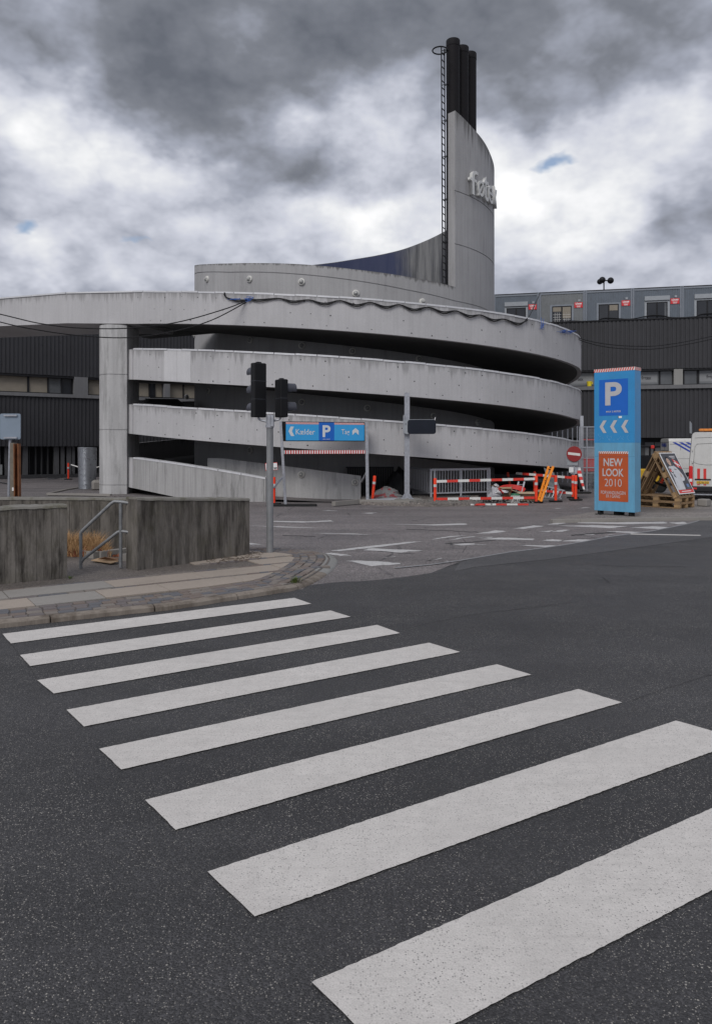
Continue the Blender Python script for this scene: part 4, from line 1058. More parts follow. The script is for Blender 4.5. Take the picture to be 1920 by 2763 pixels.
# ================================================================== SITE CABINS ON THE ROOF
fc = Frame(fr_.p(0, 0, -2.0), rad(-13)); C_ = fc.at
M_cab = [plain('cabin_blue', (.118, .140, .168), .5, .1, .1, 3, .03, grime=.25), plain('cabin_grey', (.17, .18, .185), .5, .1, .1, 3, .03, grime=.2)]
M_cabf = plain('cabin_frame', (.20, .22, .25), .5, .1, .1, 3, .03); M_cabs = plain('cabin_shutter', (.30, .32, .34), .5, 0, .08, 5, .03)
M_loxam = plain('sign_red', (.62, .022, .03), .5, 0, .06, 5, 0); M_print = plain('print_white', (.75, .75, .74), .5, 0, .05, 5, 0)
edges = [1331, 1453, 1577, 1705, 1838, 1976]; ZC0, ZC1 = 10.83, 13.30
desc = ['bluish cabin with shutter box, leftmost, half hidden behind the chimney tower', 'grey site cabin with white roller blinds in both window halves', 'bluish site cabin with one small white blind, below the roof lamp',
        'bluish site cabin with shutter box and grey curtain, fourth from the left', 'site cabin cut by the right edge of the photo']
for k in range(5):
    a0, a1 = C_(edges[k]) + .02, C_(edges[k + 1]) - .02; Wd = a1 - a0
    cb = thing('site_cabin', desc[k], 'cabin', fc.p(a0, ZC0), group='site cabins on the store roof')
    bodym = M_cab[1] if k == 1 else M_cab[0]
    m = MB(); n = 26; pr_ = []
    for j in range(n):
        x = a0 + .12 + (Wd - .24) * j / n; st = (Wd - .24) / n; pr_ += [(x, 0), (x + st * .5, 0), (x + st * .55, -.02), (x + st * .95, -.02)]
    m.grid([[fc.p(x, ZC0 + .1, o_), fc.p(x, ZC1 - .16, o_)] for x, o_ in pr_]); fc.box(m, a0 + .05, a1 - .05, ZC0, ZC1 - .1, -6, -.03); m.build('body', bodym, cb)
    for x in (a0 + .05, a1 - .05):
        p, q = fc.p(x, ZC0 + .02, -.02), fc.p(x, ZC1 + .03, -.02); MB().tube([p, q], .085, 10).build('corner_post', M_cabf, cb, smooth=True)
    m = MB(); fc.box(m, a0 + .1, a1 - .1, ZC1 - .16, ZC1 - .02, -.1, .03); m.build('frame_rail', M_cabf, cb); m = MB(); fc.box(m, a0 + .1, a1 - .1, ZC0 + .001, ZC0 + .12, -.1, .025); m.build('frame_rail', M_cabf, cb)
    m = MB(); fc.box(m, a0, a1, ZC1 - .03, ZC1 + .02, -6, .05); m.build('roof', M_frame, cb)
    x0, x1 = a0 + Wd * .285, a0 + Wd * .715; z0, z1 = 11.08, 12.28
    sh = k in (0, 3, 4)
    fm = M_cabs if sh else M_cabf
    m = MB(); e = .14
    fc.box(m, x0 - e, x0, z0 - .1, z1 + .1, -.02, .04); fc.box(m, x1, x1 + e, z0 - .1, z1 + .1, -.02, .04); fc.box(m, x0, x1, z1, z1 + .1, -.02, .04); fc.box(m, x0, x1, z0 - .1, z0, -.02, .04)
    wn = m.build('window', fm, cb)
    if sh:
        m = MB(); fc.box(m, x0 - e, x1 + e, z1 + .12, z1 + .42, -.02, .13); m.build('shutter_box', M_cabs, cb)
    m = MB(); xm = (x0 + x1) / 2
    for xa, xb in ((x0, x0 + .06), (xm - .05, xm + .05), (x1 - .06, x1)): fc.box(m, xa, xb, z0, z1, -.03, .02)
    fc.box(m, x0 + .06, x1 - .06, z0, z0 + .06, -.03, .018); fc.box(m, x0 + .06, x1 - .06, z1 - .06, z1, -.03, .018); m.build('sash', M_frame, wn)
    for xa, xb in ((x0 + .06, xm - .05), (xm + .05, x1 - .06)):
        MB().quad(fc.p(xa, z0 + .06, .008), fc.p(xb, z0 + .06, .008), fc.p(xb, z1 - .06, .008), fc.p(xa, z1 - .06, .008)).build('pane', M_gl, wn)
    bl = {1: [(x0 + .06, xm - .05, z1 - .38), (xm + .05, x1 - .06, z0 + .32)], 2: [(xm + .06, x1 - .07, z1 - .45)], 3: [(x1 - .2, x1 - .07, z0 + .1)]}.get(k, [])
    for xa, xb, zb in bl: MB().quad(fc.p(xa, zb, .014), fc.p(xb, zb, .014), fc.p(xb, z1 - .07, .014), fc.p(xa, z1 - .07, .014)).build('blind', M_blind if k != 3 else M_gl2, wn)
    if k == 1:
        m = MB()
        for xa, xb in ((x0 + .06, xm - .05), (xm + .05, x1 - .06)):
            for j in range(1, 4): x = xa + (xb - xa) * j / 4; fc.box(m, x - .008, x + .008, z0 + .06, z1 - .45, .010, .014)
            for j in range(1, 4): z = z0 + .06 + j * .18; fc.box(m, xa, xb, z - .008, z + .008, .0105, .0145)
        m.build('window_bars', M_refl, wn)
    if k < 4:
        s0, s1 = a0 + Wd * .775, a0 + Wd * .955; sz0, sz1 = 12.12, 12.50
        m = MB(); fc.box(m, s0, s1, sz0, sz1, .005, .03); sg = m.build('sign_board', M_loxam, cb)
        text('LOXAM', 'lettering', M_print, sg, fc.p((s0 + s1) / 2, sz1 - .10, .034), fc.u, (0, 0, 1), (s1 - s0) * .74, .12, .05)
        text('RENTAL', 'lettering', M_print, sg, fc.p((s0 + s1) / 2 + .02, sz1 - .20, .034), fc.u, (0, 0, 1), (s1 - s0) * .62, .045)
        for z, f_ in ((.27, .5), (.33, .42)):
            xc = (s0 + s1) / 2; MB().quad(fc.p(xc - f_ * (s1 - s0) / 2, sz1 - z - .018, .033), fc.p(xc + f_ * (s1 - s0) / 2, sz1 - z - .018, .033), fc.p(xc + f_ * (s1 - s0) / 2, sz1 - z + .01, .033), fc.p(xc - f_ * (s1 - s0) / 2, sz1 - z + .01, .033)).build('print_line', M_print, sg)
        m = MB(); fc.box(m, (s0 + s1) / 2 - .03, (s0 + s1) / 2 + .13, sz1 + .05, sz1 + .2, .0, .07); m.build('junction_box', M_cabs, cb)
# cable slung along the cabins
w3 = []
for px, y in ((1500, 871), (1520, 869), (1546, 866), (1600, 868), (1625, 859), (1655, 859), (1700, 861), (1750, 852), (1785, 852), (1812, 857), (1870, 855), (1890, 848), (1925, 846)):
    a = C_(px); p = fc.p(a, 0, .12); w3.append(Vector((p.x, p.y, CH + (HZ - y) * p.y / FPX)))
tag(MB().tube(cat(w3, 6), .035, 6).build('cabin_cable', M_cable, smooth=True), 'black cable looping along the foot of the site cabins', 'cable')
# globe lamp behind the cabins
b0 = P(1628, 1000, 58); b0.z = 10.6
t = thing('roof_lamp', 'black lamp with three round globes rising behind the cabins', 'lamp', b0)
zt_ = P(0, 757, 58).z
MB().tube([b0, Vector((b0.x, b0.y, zt_))], .05, 8).build('pole', M_black, t)
MB().bar(P(1617, 757, 58), P(1645, 757, 58), .08, .08).build('arm', M_black, t)
for px, py, dy, r in ((1623.5, 755.5, -.4, .25), (1617, 760, .3, .22), (1646, 757, 0, .25)):
    MB().lathe(P(px, py, 58 + dy), [(max(.01, r * math.cos(a)), r * math.sin(a)) for a in np.linspace(-1.57, 1.57, 11)], 16).build('globe', M_black, t, smooth=True)
# yellow bucket on the ledge
p = fr_.p(B_(1589), 6.37, -.05); t = thing('bucket', 'yellow plastic bucket on the window ledge left of the blue totem', 'bucket', p); M_yel = plain('bucket_yellow', (.78, .62, .03), .4, 0, .08, 8, .02)
MB().lathe(p, [(.14, 0), (.17, .28), (.185, .29), (.185, .33), (.16, .33)], 18).build('body', M_yel, t, smooth=True)
MB().box(p + Vector((.19, 0, .22)), (.05, .08, .14)).build('handle', M_yel, t)

# ================================================================== TRAFFIC SIGNAL
tb = G(728, 1490, PZ); Yt = tb.y; q_ = lambda x, y, d=0: P(x, y, Yt + d)
t = thing('traffic_signal', 'grey-poled traffic signal at the kerb corner, black heads seen from behind', 'traffic light', tb)
M_pole = plain('signal_pole_grey', (.23, .235, .24), .5, .35, .15, 6, .04)
MB().lathe(tb, [(.072, 0), (.072, 1.1), (.070, 1.12), (.070, 2.62)], 20).build('pole', M_pole, t, smooth=True)
m = MB(); m.lathe(q_(727.5, 1154) - Vector((0, 0, 0)), [(.088, 0), (.088, .05), (.075, .06), (.075, .26)], 18); m.build('collar', M_galv, t, smooth=True)
MB().bbox(q_(735, 1136, -.06), (.06, .09, .24), .01).build('clamp', M_galv, t)
def head(cx, y0, y1, ang, n, label, side):
    c = q_(cx, (y0 + y1) / 2); H_ = (y1 - y0) * Yt / FPX; Mz = Matrix.Rotation(ang, 3, 'Z')
    hd = MB().bbox(c, (.285, .17, H_), .014, Mz).build('signal_head', M_sig, t); tag(hd, label)
    for k in range(1, n):
        z = c.z - H_ / 2 + H_ * k / n; MB().box(Vector((c.x, c.y, z)), (.287, .172, .008), Mz).build('joint', M_sigv, hd)
    MB().bbox(c + Vector((0, 0, H_ / 2 + .012)), (.10, .08, .03), .008, Mz).build('cap', M_sig, hd)
    fv = Mz @ Vector((0, 1, 0))
    for k in range(n):
        z = c.z - H_ / 2 + H_ * (k + .5) / n + .01; cc_ = Vector((c.x, c.y, z)); m = MB(); rows = []
        xv = Mz @ Vector((1, 0, 0))
        for d_, cut in ((.08, 1.0), (.18, 1.0), (.30, .75)):
            rows.append([cc_ + fv * d_ + (xv * math.cos(a) + Vector((0, 0, 1)) * math.sin(a)) * .115 for a in np.linspace(rad(-30 - 10 * (1 - cut)), rad(210), 14)])
        m.grid(rows); rows2 = [[p + fv * .0 - (p - cc_ - fv * (p - cc_).dot(fv)).normalized() * .006 for p in r_] for r_ in rows]; m.grid([r_[::-1] for r_ in rows2])
        m.build('visor', M_sigv, hd, smooth=True)
        MB().lathe(cc_ + fv * .08, [(.10, 0), (.095, .02), (.05, .035), (.01, .038)], 14, fv).build('lens', M_black, hd, smooth=True)
head(697.5, 980, 1126, rad(38), 3, 'tall three-lamp signal head on the left', -1)
head(759, 1024, 1126, rad(-58), 2, 'shorter two-lamp signal head on the right', 1)
MB().tube(cat([q_(697, 1126), q_(700, 1132), q_(712, 1136), q_(722, 1138)], 5), .022, 8).build('bracket_arm', M_galv, t, smooth=True)
MB().tube(cat([q_(757, 1126), q_(752, 1132), q_(740, 1135), q_(732, 1139)], 5), .022, 8).build('bracket_arm', M_galv, t, smooth=True)

# ================================================================== PARKING TOTEM
TA, TB_ = Vector((7.64, 23.8, 0)), Vector((8.6, 22.9, 0)); tu = (TB_ - TA).normalized(); tn = Vector((tu.y, -tu.x, 0)); TW = (TB_ - TA).length
t = thing('parking_totem', 'tall blue parking totem with big P, arrows and orange NEW LOOK panel', 'sign', Vector((*(TA + TB_).xy / 2, IZ)))
Z0, Z1 = .21, 4.72; TD = .46
def tp(f_, z, o_=0): return TA + tu * (TW * f_) + tn * o_ + Vector((0, 0, z))
M_tblue = plain('totem_blue', (.022, .245, .53), .42, 0, .08, 2, .02, coat=.2, grime=.10); M_tpale = plain('totem_pale_blue', (.115, .33, .50), .42, 0, .07, 2, .02, coat=.2, grime=.2)
M_tp = plain('totem_deep_blue', (.003, .115, .50), .42, 0, .05, 2, .02); M_tor = plain('totem_orange', (.44, .076, .014), .5, 0, .08, 3, .02, grime=.10); M_tg = plain('totem_grey_print', (.46, .45, .46), .55, 0, .05, 4, .0)
zs_ = Z1 - 204 / 392 * (Z1 - Z0)
def hbox(z0, z1, mat, name, e=0.0):
    m = MB(); a, b = TA - tu * e + tn * e, TB_ + tu * e + tn * e; c, d_ = TB_ + tu * e - tn * (TD + e), TA - tu * e - tn * (TD + e)
    m.prism([Vector((p.x, p.y, z0)) for p in (a, b, c, d_)], (0, 0, z1 - z0)); return m.build(name, mat, t)
up_ = hbox(zs_, Z1 - .10, M_tblue, 'upper_box'); lo_ = hbox(Z0, zs_ - .002, M_tpale, 'lower_box', -.003)
hb = hbox(Z1 - .10, Z1, M_refl, 'hazard_band', .006)
def zy(y): return Z1 - (y - 990) / 394 * (Z1 - Z0)      # image row on the totem -> height
def rect(f0, f1, z0, z1, mat, name, par, o_=.004): return MB().quad(tp(f0, z0, o_), tp(f1, z0, o_), tp(f1, z1, o_), tp(f0, z1, o_)).build(name, mat, par)
for k in range(17):
    f0 = k / 17; MB().poly([tp(f0 - .012, Z1 - .098, .009), tp(f0 + .018, Z1 - .098, .009), tp(f0 + .048, Z1 - .002, .009), tp(f0 + .018, Z1 - .002, .009)]).build('hazard_stripe', M_red, hb)
for k in range(6):
    o0 = k / 6 * TD; a = TB_ + tu * .009 - tn * o0
    MB().poly([a + Vector((0, 0, Z1 - .098)), a - tn * .035 + Vector((0, 0, Z1 - .098)), a - tn * .07 + Vector((0, 0, Z1 - .002)), a - tn * .035 + Vector((0, 0, Z1 - .002))]).build('hazard_stripe', M_red, hb)
pz0, pz1 = 2.25 + (HZ - 1121) * 23.35 / FPX, 2.25 + (HZ - 1023) * 23.35 / FPX
pp_ = rect(.125, .84, pz0, pz1, M_tp, 'parking_panel', up_)
text('P', 'letter_p', M_tg, up_, tp(.485, (2 * pz1 + .8 * pz0) / 2.8 - .13, .009), tu, (0, 0, 1), .54, .73, .03)
text('MAX 2 METER', 'small_print', M_tg, up_, tp(.487, pz0 + .125, .009), tu, (0, 0, 1), .48, .055, .02)
rect(.60, .69, pz0 - .085, pz0 - .025, M_print, 'sticker', up_); rect(.595, .61, pz0 - .085, pz0 - .025, M_black, 'sticker', up_, .006)
az0, az1 = 2.25 + (HZ - 1168) * 23.35 / FPX, 2.25 + (HZ - 1134) * 23.35 / FPX; azm = (az0 + az1) / 2
for f0 in (.135, .40, .675):
    MB().poly([tp(f0, azm, .006), tp(f0 + .095, az0, .006), tp(f0 + .178, az0, .006), tp(f0 + .09, azm, .006), tp(f0 + .178, az1, .006), tp(f0 + .095, az1, .006)]).build('arrow', M_tg, up_)
# scratched tag below the arrows
m = MB()
for _ in range(26):
    f_ = R.uniform(.10, .5) if _ < 18 else R.uniform(.55, .88); z = az0 - R.uniform(.08, .28); dv = (R.uniform(-.05, .05), R.uniform(-.07, .07))
    m.bar(tp(f_, z, .005), tp(f_ + dv[0], z + dv[1], .005), .004, .004)
m.build('scratches', plain('scratch_pale', (.22, .42, .58), .6, 0, .1, 9, 0), up_)
oz0, oz1 = 2.25 + (HZ - 1353) * 23.35 / FPX, 2.25 + (HZ - 1224) * 23.35 / FPX
op = rect(.115, .845, oz0, oz1, M_tor, 'orange_panel', lo_, .004)
rect(.115, .845, oz1, oz1 + .07, M_print, 'panel_hazard_band', lo_, .004)
for k in range(14): f0 = .115 + k * .052; MB().poly([tp(f0, oz1 + .002, .008), tp(f0 + .026, oz1 + .002, .008), tp(min(.845, f0 + .048), oz1 + .068, .008), tp(f0 + .022, oz1 + .068, .008)]).build('hazard_stripe', M_tor, lo_)
def zo(y): return 2.25 + (HZ - y) * 23.35 / FPX
for s_, yc, ht, wd, bo in (('NEW', 1247.5, .245, .62, .02), ('LOOK', 1275, .245, .69, .02), ('2010', 1302.5, .24, .56, -.008), ('FORVANDLINGEN', 1329.5, .105, .80, .004), ('ER I GANG', 1339.2, .095, .45, .004)):
    text(s_, 'lettering', M_tg, lo_, tp(.475, zo(yc), .009), tu, (0, 0, 1), wd, ht, bo)
rect(0.002, .998, zo(1231.5), zo(1231.2), plain('seam_blue', (.03, .10, .17), .6, 0, .1, 4, 0), 'panel_seam', lo_, .010)
for f_, d_ in ((.12, -.12), (.5, -.2), (.88, -.15), (.55, -.4)):
    p = tp(f_, 0, d_); MB().bbox(Vector((p.x, p.y, (IZ + Z0) / 2)), (.16, .12, Z0 - IZ - .002), .01).build('foot_block', M_rubber, t)
for f_ in (.14, .24): MB().tube(cat([tp(f_, Z0, .02), tp(f_ + .01, .14, .06), tp(f_ - .02, .10, .08), tp(f_ - .08, .10, .10)], 5), .012, 6).build('loose_cable', M_cable, t)

# ================================================================== PALLETS AND POSTER
M_wood = plain('pallet_wood', (.26, .165, .085), .8, 0, .28, 5, .15, grime=.25); M_wood2 = plain('pallet_block', (.36, .23, .11), .8, 0, .22, 8, .15, grime=.15)
PL, PW, PTk = 1.74, 1.2, .215
def make_pallet(label, group):
    t = thing('pallet', label, 'pallet', (0, 0, 0), group=group); bt = .035
    for k, y in enumerate(np.linspace(-PW / 2 + .105, PW / 2 - .105, 5)):
        MB().bbox((0, y, PTk - bt / 2), (PL, .20 if k in (0, 2, 4) else .14, bt), .005).build('deck_board', M_wood, t, world=False)
    for x in (-PL / 2 + .09, 0, PL / 2 - .09): MB().bbox((x, 0, PTk - bt * 1.5 - .001), (.20, PW, bt), .005).build('cross_board', M_wood, t, world=False)
    for x in (-PL / 2 + .10, 0, PL / 2 - .10):
        for y in (-PW / 2 + .08, 0, PW / 2 - .08): MB().bbox((x, y, (PTk - bt * 2 + bt) / 2 - .001), (.20, .155, PTk - bt * 3 - .006), .006).build('block', M_wood2, t, world=False)
    for y in (-PW / 2 + .08, 0, PW / 2 - .08): MB().bbox((0, y, bt / 2), (PL, .155, bt), .005).build('bottom_board', M_wood, t, world=False)
    return t
pu = Vector((math.cos(rad(-48)), math.sin(rad(-48)), 0)); pv = Vector((-pu.y, pu.x, 0)); PC = Vector((11.22, 25.75, 0)); pz = rad(-48)
pal = make_pallet('lower flat wooden pallet of the stack beside the totem', 'wooden pallets beside the totem')
c0 = PC - pu * PL / 2 + pv * PW / 2
pal.location = (c0.x, c0.y, IZ + .002); pal.rotation_euler = (0, 0, pz)
dup(pal, (c0.x + .01, c0.y, IZ + PTk + .006), (0, 0, pz + .012), 'upper flat wooden pallet carrying the tent of leaning pallets')
ZS = IZ + 2 * PTk + .01
def lean(base_mid, toward, label):
    a = .80; h_ = math.sqrt(PL ** 2 - a ** 2); long_ = (toward * a + Vector((0, 0, h_))).normalized()
    xx = long_; yy = -pv if toward.dot(pu) < 0 else pv; zz = xx.cross(yy)
    M4 = Matrix((xx, yy, zz)).transposed()
    o_ = dup(pal, base_mid + xx * PL / 2, M4.to_euler(), label); return o_, xx, zz
ridge = PC - pu * .80 + pv * PW / 2
o_, lx, lz = lean(PC + pv * PW / 2 + Vector((0, 0, ZS)) - pu * .02, -pu, 'leaning wooden pallet that carries the poster')
o_.location = Vector(o_.location) - lz * PTk
o2, l2x, l2z = lean(PC + pv * PW / 2 - pu * 1.70 + Vector((0, 0, ZS + .02)), pu, 'left leaning wooden pallet without a poster')
o2.location = Vector(o2.location) - l2z * PTk
# poster board on the right-hand pallet
t = thing('poster_board', 'tilted poster of a figure in a white coat with a red and white flag', 'poster', PC + pv * PW / 2 + Vector((0, 0, ZS)))
Pw = 1.2; PHt = 1.62; org = PC + Vector((0, 0, ZS)) - pu * .02 + lx * .05 + pv * .02 + lz * .035
def pq(x, y, o_=0): return org + pv * (Pw * x) + lx * (PHt * y) + lz * (.012 + o_)
nrm_ = pv.cross(lx); sgn = 1 if nrm_.dot(lz) > 0 else -1
def flat(ps, mat, name, o_, par): 
    v = [pq(x, y, o_) for x, y in ps]; return MB().poly(v if sgn > 0 else v[::-1]).build(name, mat, par)
MB().prism([pq(0, 0, -.012), pq(1, 0, -.012), pq(1, 1, -.012), pq(0, 1, -.012)], lz * .024).build('board', M_white, t)
M_pdk = plain('poster_dark', (.032, .034, .042), .45, 0, .3, 2, 0); M_coat = plain('poster_coat', (.52, .53, .54), .5, 0, .16, 4, 0); M_skin = plain('poster_skin', (.50, .34, .26), .5, 0, .15, 9, 0)
pf = flat([(.03, .02), (.97, .02), (.97, .98), (.03, .98)], M_pdk, 'print', .0135, t)
flat([(.03, .02), (.97, .02), (.97, .095), (.03, .095)], M_red, 'print_footer', .0160, pf)
flat([(.0301, .10), (.52, .10), (.56, .22), (.58, .30), (.74, .31), (.80, .36), (.80, .44), (.70, .55), (.60, .64), (.50, .68), (.40, .665), (.36, .69), (.30, .675), (.24, .67), (.16, .66), (.11, .63), (.09, .56), (.13, .44), (.10, .30), (.06, .20)], M_coat, 'print_coat', .0160, pf)
flat([(.27, .68), (.37, .69), (.39, .74), (.40, .80), (.36, .855), (.29, .87), (.22, .85), (.195, .80), (.21, .745), (.25, .71)], M_skin, 'print_face', .0175, pf)
flat([(.195, .80), (.22, .845), (.29, .865), (.36, .85), (.385, .815), (.37, .875), (.30, .90), (.22, .885), (.185, .85)], M_black, 'print_hair', .019, pf)
flat([(.26, .665), (.36, .67), (.375, .685), (.27, .682)], M_ink, 'print_collar', .019, pf)
for xa, xb, ya, yb in ((.235, .275, .808, .816), (.31, .35, .806, .814), (.255, .325, .752, .760)): flat([(xa, ya), (xb, ya), (xb, yb), (xa, yb)], M_ink, 'print_feature', .020, pf)
flat([(.42, .585), (.56, .575), (.56, .59), (.42, .60)], M_ink, 'print_pocket', .019, pf)
flat([(.10, .54), (.24, .49), (.30, .53), (.25, .60), (.12, .62)], M_ink, 'print_sleeve', .018, pf)
flat([(.11, .545), (.19, .52), (.20, .585), (.13, .60)], M_red, 'print_badge', .0195, pf)
flat([(.20, .535), (.27, .525), (.25, .585), (.21, .585)], M_print, 'print_badge', .0195, pf)
flat([(.62, .40), (.68, .38), (.71, .44), (.66, .50), (.63, .46)], M_skin, 'print_hand', .0185, pf)
flat([(.20, .42), (.30, .38), (.30, .46), (.22, .50)], M_gl2, 'print_shade', .018, pf)
fgp = flat([(.58, .845), (.88, .77), (.94, .585), (.66, .655)], M_red, 'print_flag', .0165, pf)
flat([(.672, .822), (.712, .812), (.785, .623), (.745, .633)], M_print, 'print_cross', .0185, pf)
flat([(.605, .765), (.905, .690), (.918, .655), (.620, .728)], M_print, 'print_cross', .0190, pf)
for y, x0, x1 in ((.905, .50, .88), (.875, .55, .86), (.845, .60, .80), (.890, .47, .8)):
    flat([(x0, y), (x1, y + .0), (x1, y + .012), (x0, y + .012)], M_tg, 'print_line', .016, pf)
flat([(.20, .05), (.80, .05), (.80, .066), (.20, .066)], M_print, 'print_line', .0185, pf)
flat([(.70, .155), (.84, .155), (.86, .22), (.78, .235), (.70, .215)], plain('poster_blue', (.12, .2, .38), .5, 0, .2, 9, 0), 'print_logo', .016, pf)
for y in (.115, .135): flat([(.68, y), (.93, y), (.93, y + .012), (.68, y + .012)], M_gl3, 'print_line', .016, pf)
# concrete block behind the pallets
t = MB().bbox(PC + pv * 1.75 + pu * .0 + Vector((.15, .1, IZ + .13)), (.35, .4, .26), .03, Matrix.Rotation(pz, 3, 'Z')).build('concrete_block', M_slab_g)
tag(t, 'small concrete block on the ground at the right end of the pallets', 'block')

# ================================================================== DELINEATOR POSTS AND BARRIER BOARDS
def make_post():
    t = thing('delineator_post', 'x', 'post', (0, 0, 0), group='orange delineator posts')
    MB().lathe((0, 0, .05), [(.058, 0), (.058, .62), (.062, .64), (.066, .90), (.060, .95), (.03, .96)], 14).build('tube', M_orange, t, world=False, smooth=True)
    MB().lathe((0, 0, .66), [(.0665, 0), (.0675, .10), (.066, .101)], 14).build('reflective_band', M_reflg, t, world=False, smooth=True)
    MB().lathe((0, 0, .57), [(.0622, 0), (.0632, .085), (.062, .086)], 14).build('red_band', M_red, t, world=False, smooth=True)
    MB().bbox((0, 0, .03), (.52, .26, .055), .02).build('base', M_rubber, t, world=False)
    return t
pst = make_post()
def place_post(px, py_base, h_px, label, lean_=0.0, first=False, z=0.0, Y=None):
    c = G(px, py_base, z) if Y is None else P(px, py_base, Y)
    s_ = h_px * c.y / FPX / 1.01
    o_ = pst if first else dup(pst)
    o_.location = c; o_.scale = (1, 1, s_); o_.rotation_euler = (lean_ * .3, lean_, R.uniform(-.5, .5)); o_['label'] = label
    return o_
place_post(1173, 1359, 69, 'orange delineator post at the left end of the red and white barrier', first=True)
place_post(1445.5, 1356.5, 73, 'orange delineator post between the barrier and the foot of the yellow ladder')
place_post(1441, 1338, 66, 'orange delineator post half hidden behind the one beside the yellow ladder')
place_post(1498, 1354, 71, 'orange delineator post standing alone right of the yellow ladder')
place_post(1552, 1350, 68, 'right one of the paired orange delineator posts below the no-entry sign')
place_post(1544.5, 1344, 62, 'left one of the paired orange delineator posts below the no-entry sign')
place_post(1379, 1331, 58, 'leaning orange delineator post in the dark under the ramp', -.17)
place_post(1004, 1349, 66, 'orange delineator post right of the blue portal sign', .10, z=.12)
place_post(739, 1361, 74, 'orange delineator post partly hidden behind the traffic signal pole')
place_post(185, 1294, 45, 'far orange delineator post at the left, before the dark store wing')
o_ = dup(pst); o_['label'] = 'orange delineator post lying inside the tent of pallets'
c = PC - pu * .95 + pv * .55 + Vector((0, 0, ZS + .35)); o_.location = c; o_.rotation_euler = (rad(-28), rad(18), pz); o_.scale = (.9, .9, .62)

def board(name, label, a, b, n, hh, first_red, th=.03):
    a, b = Vector(a), Vector(b); t = thing(name, label, 'barrier', (a + b) / 2, group='red and white barrier boards')
    for k in range(n):
        p, q = a.lerp(b, k / n), a.lerp(b, (k + 1) / n - .001); MB().bar(p, q, th, hh).build('board_section', M_red_b if (k % 2 == 0) == first_red else M_refl, t)
M_red_b = plain('barrier_red', (.66, .045, .03), .5, 0, .12, 8, .03)
board('barrier_board', 'upper red and white board of the barrier in front of the railing', P(1175, 1299, 29.2), P(1442, 1292, 29.6), 9, .10, False)
board('barrier_board', 'lower red and white board of the barrier in front of the railing', P(1177, 1346.5, 29.2), P(1441, 1343, 29.6), 9, .10, True)
board('barrier_board', 'red and white board lying on the asphalt in front of the barrier', G(1162, 1361, .05), G(1424, 1361, .05), 9, .06, True, .12)
board('barrier_board', 'upper red and white board behind the yellow ladder', P(1391, 1277, 33.5), P(1543, 1289, 31.2), 8, .10, False)
board('barrier_board', 'lower red and white board behind the lying aluminium ladder', P(1440, 1322, 32.3), P(1543, 1331, 31.3), 6, .10, True)

# ================================================================== PORTAL SIGN OVER THE RAMP ENTRY
YL, YR = 28.2, 29.3
t = thing('portal_sign', 'blue parking sign on two steel posts with striped height bar at the ramp entry', 'sign', P(880, 1355, 28.7))
MB().bar(P(757, 1137, YL), P(770.5, 1366, YL), .10, .10, (0, 1, 0)).build('post', M_galv, t)
MB().bar(P(988.5, 1139, YR), P(991, 1347, YR), .12, .12, (0, 1, 0)).build('post', M_galv, t)
MB().bbox(P(769, 1366, YL) + Vector((.25, 0, .0)), (1.9, .45, .16), .03).build('foot_block', M_rubber, t)
MB().bar(P(762, 1288, YL), P(738, 1316, YL - .3), .06, .06).build('brace', M_galv, t); MB().bar(P(988, 1276, YR), P(975, 1300, YR + .6), .06, .06).build('brace', M_galv, t)
su = (P(985, 1188, YR) - P(771, 1188, YL)); su.z = 0; sn = Vector((su.y, -su.x, 0)).normalized(); L_ = su.length; su.normalize(); s0 = P(770, 1188, YL); s0.z = 0
zb, ztp = CH + (HZ - 1190.5) * YL / FPX, CH + (HZ - 1137) * YL / FPX
def sp(f_, z, o_=0): return s0 + su * (L_ * f_) + sn * o_ + Vector((0, 0, z))
m = MB(); m.prism([sp(-.03, zb, .0), sp(1.0, zb, .0), sp(1.0, zb, -.28), sp(-.03, zb, -.28)], (0, 0, ztp - zb)); bx_ = m.build('sign_box', M_black, t)
def sr(f0, f1, z0, z1, mat, name, o_=.004): return MB().quad(sp(f0, z0, o_), sp(f1, z0, o_), sp(f1, z1, o_), sp(f0, z1, o_)).build(name, mat, bx_)
M_sb = plain('sign_light_blue', (.028, .33, .68), .4, 0, .04, 2, .01, coat=.2)
zi0, zi1 = zb + .03, ztp - .025
sr(.005, .41, zi0, zi1, M_sb, 'sign_face'); sr(.41, .605, zi0, zi1, M_tp, 'sign_face'); sr(.605, .992, zi0, zi1, M_sb, 'sign_face')
Hs = zi1 - zi0
for f0, f1, n in ((.005, .41, 32), (.605, .992, 31)):
    sr(f0, f1, zi1 - .075, zi1, M_print, 'hazard_band', .007)
    for k in range(n): a = f0 + (f1 - f0) * k / n; w_ = (f1 - f0) / n * .5; MB().poly([sp(a, zi1 - .073, .010), sp(a + w_, zi1 - .073, .010), sp(min(a + w_ * 2, f1), zi1 - .002, .010), sp(a + w_, zi1 - .002, .010)]).build('hazard_stripe', M_red, bx_)
M_sp = plain('sign_print', (.62, .64, .66), .5, 0, .04, 4, 0)
text('Kælder', 'lettering', M_sp, bx_, sp(.243, zi0 + Hs * .475, .009), su, (0, 0, 1), L_ * .235, Hs * .30, .008)
text('P', 'letter_p', M_sp, bx_, sp(.507, zi0 + Hs * .52, .009), su, (0, 0, 1), L_ * .10, Hs * .66, .03)
text('MAX 2 METER', 'small_print', M_sp, bx_, sp(.507, zi0 + Hs * .075, .009), su, (0, 0, 1), L_ * .09, .03, .02)
text('Tag', 'lettering', M_sp, bx_, sp(.748, zi0 + Hs * .45, .009), su, (0, 0, 1), L_ * .105, Hs * .36, .008)
ym = zi0 + Hs * .5
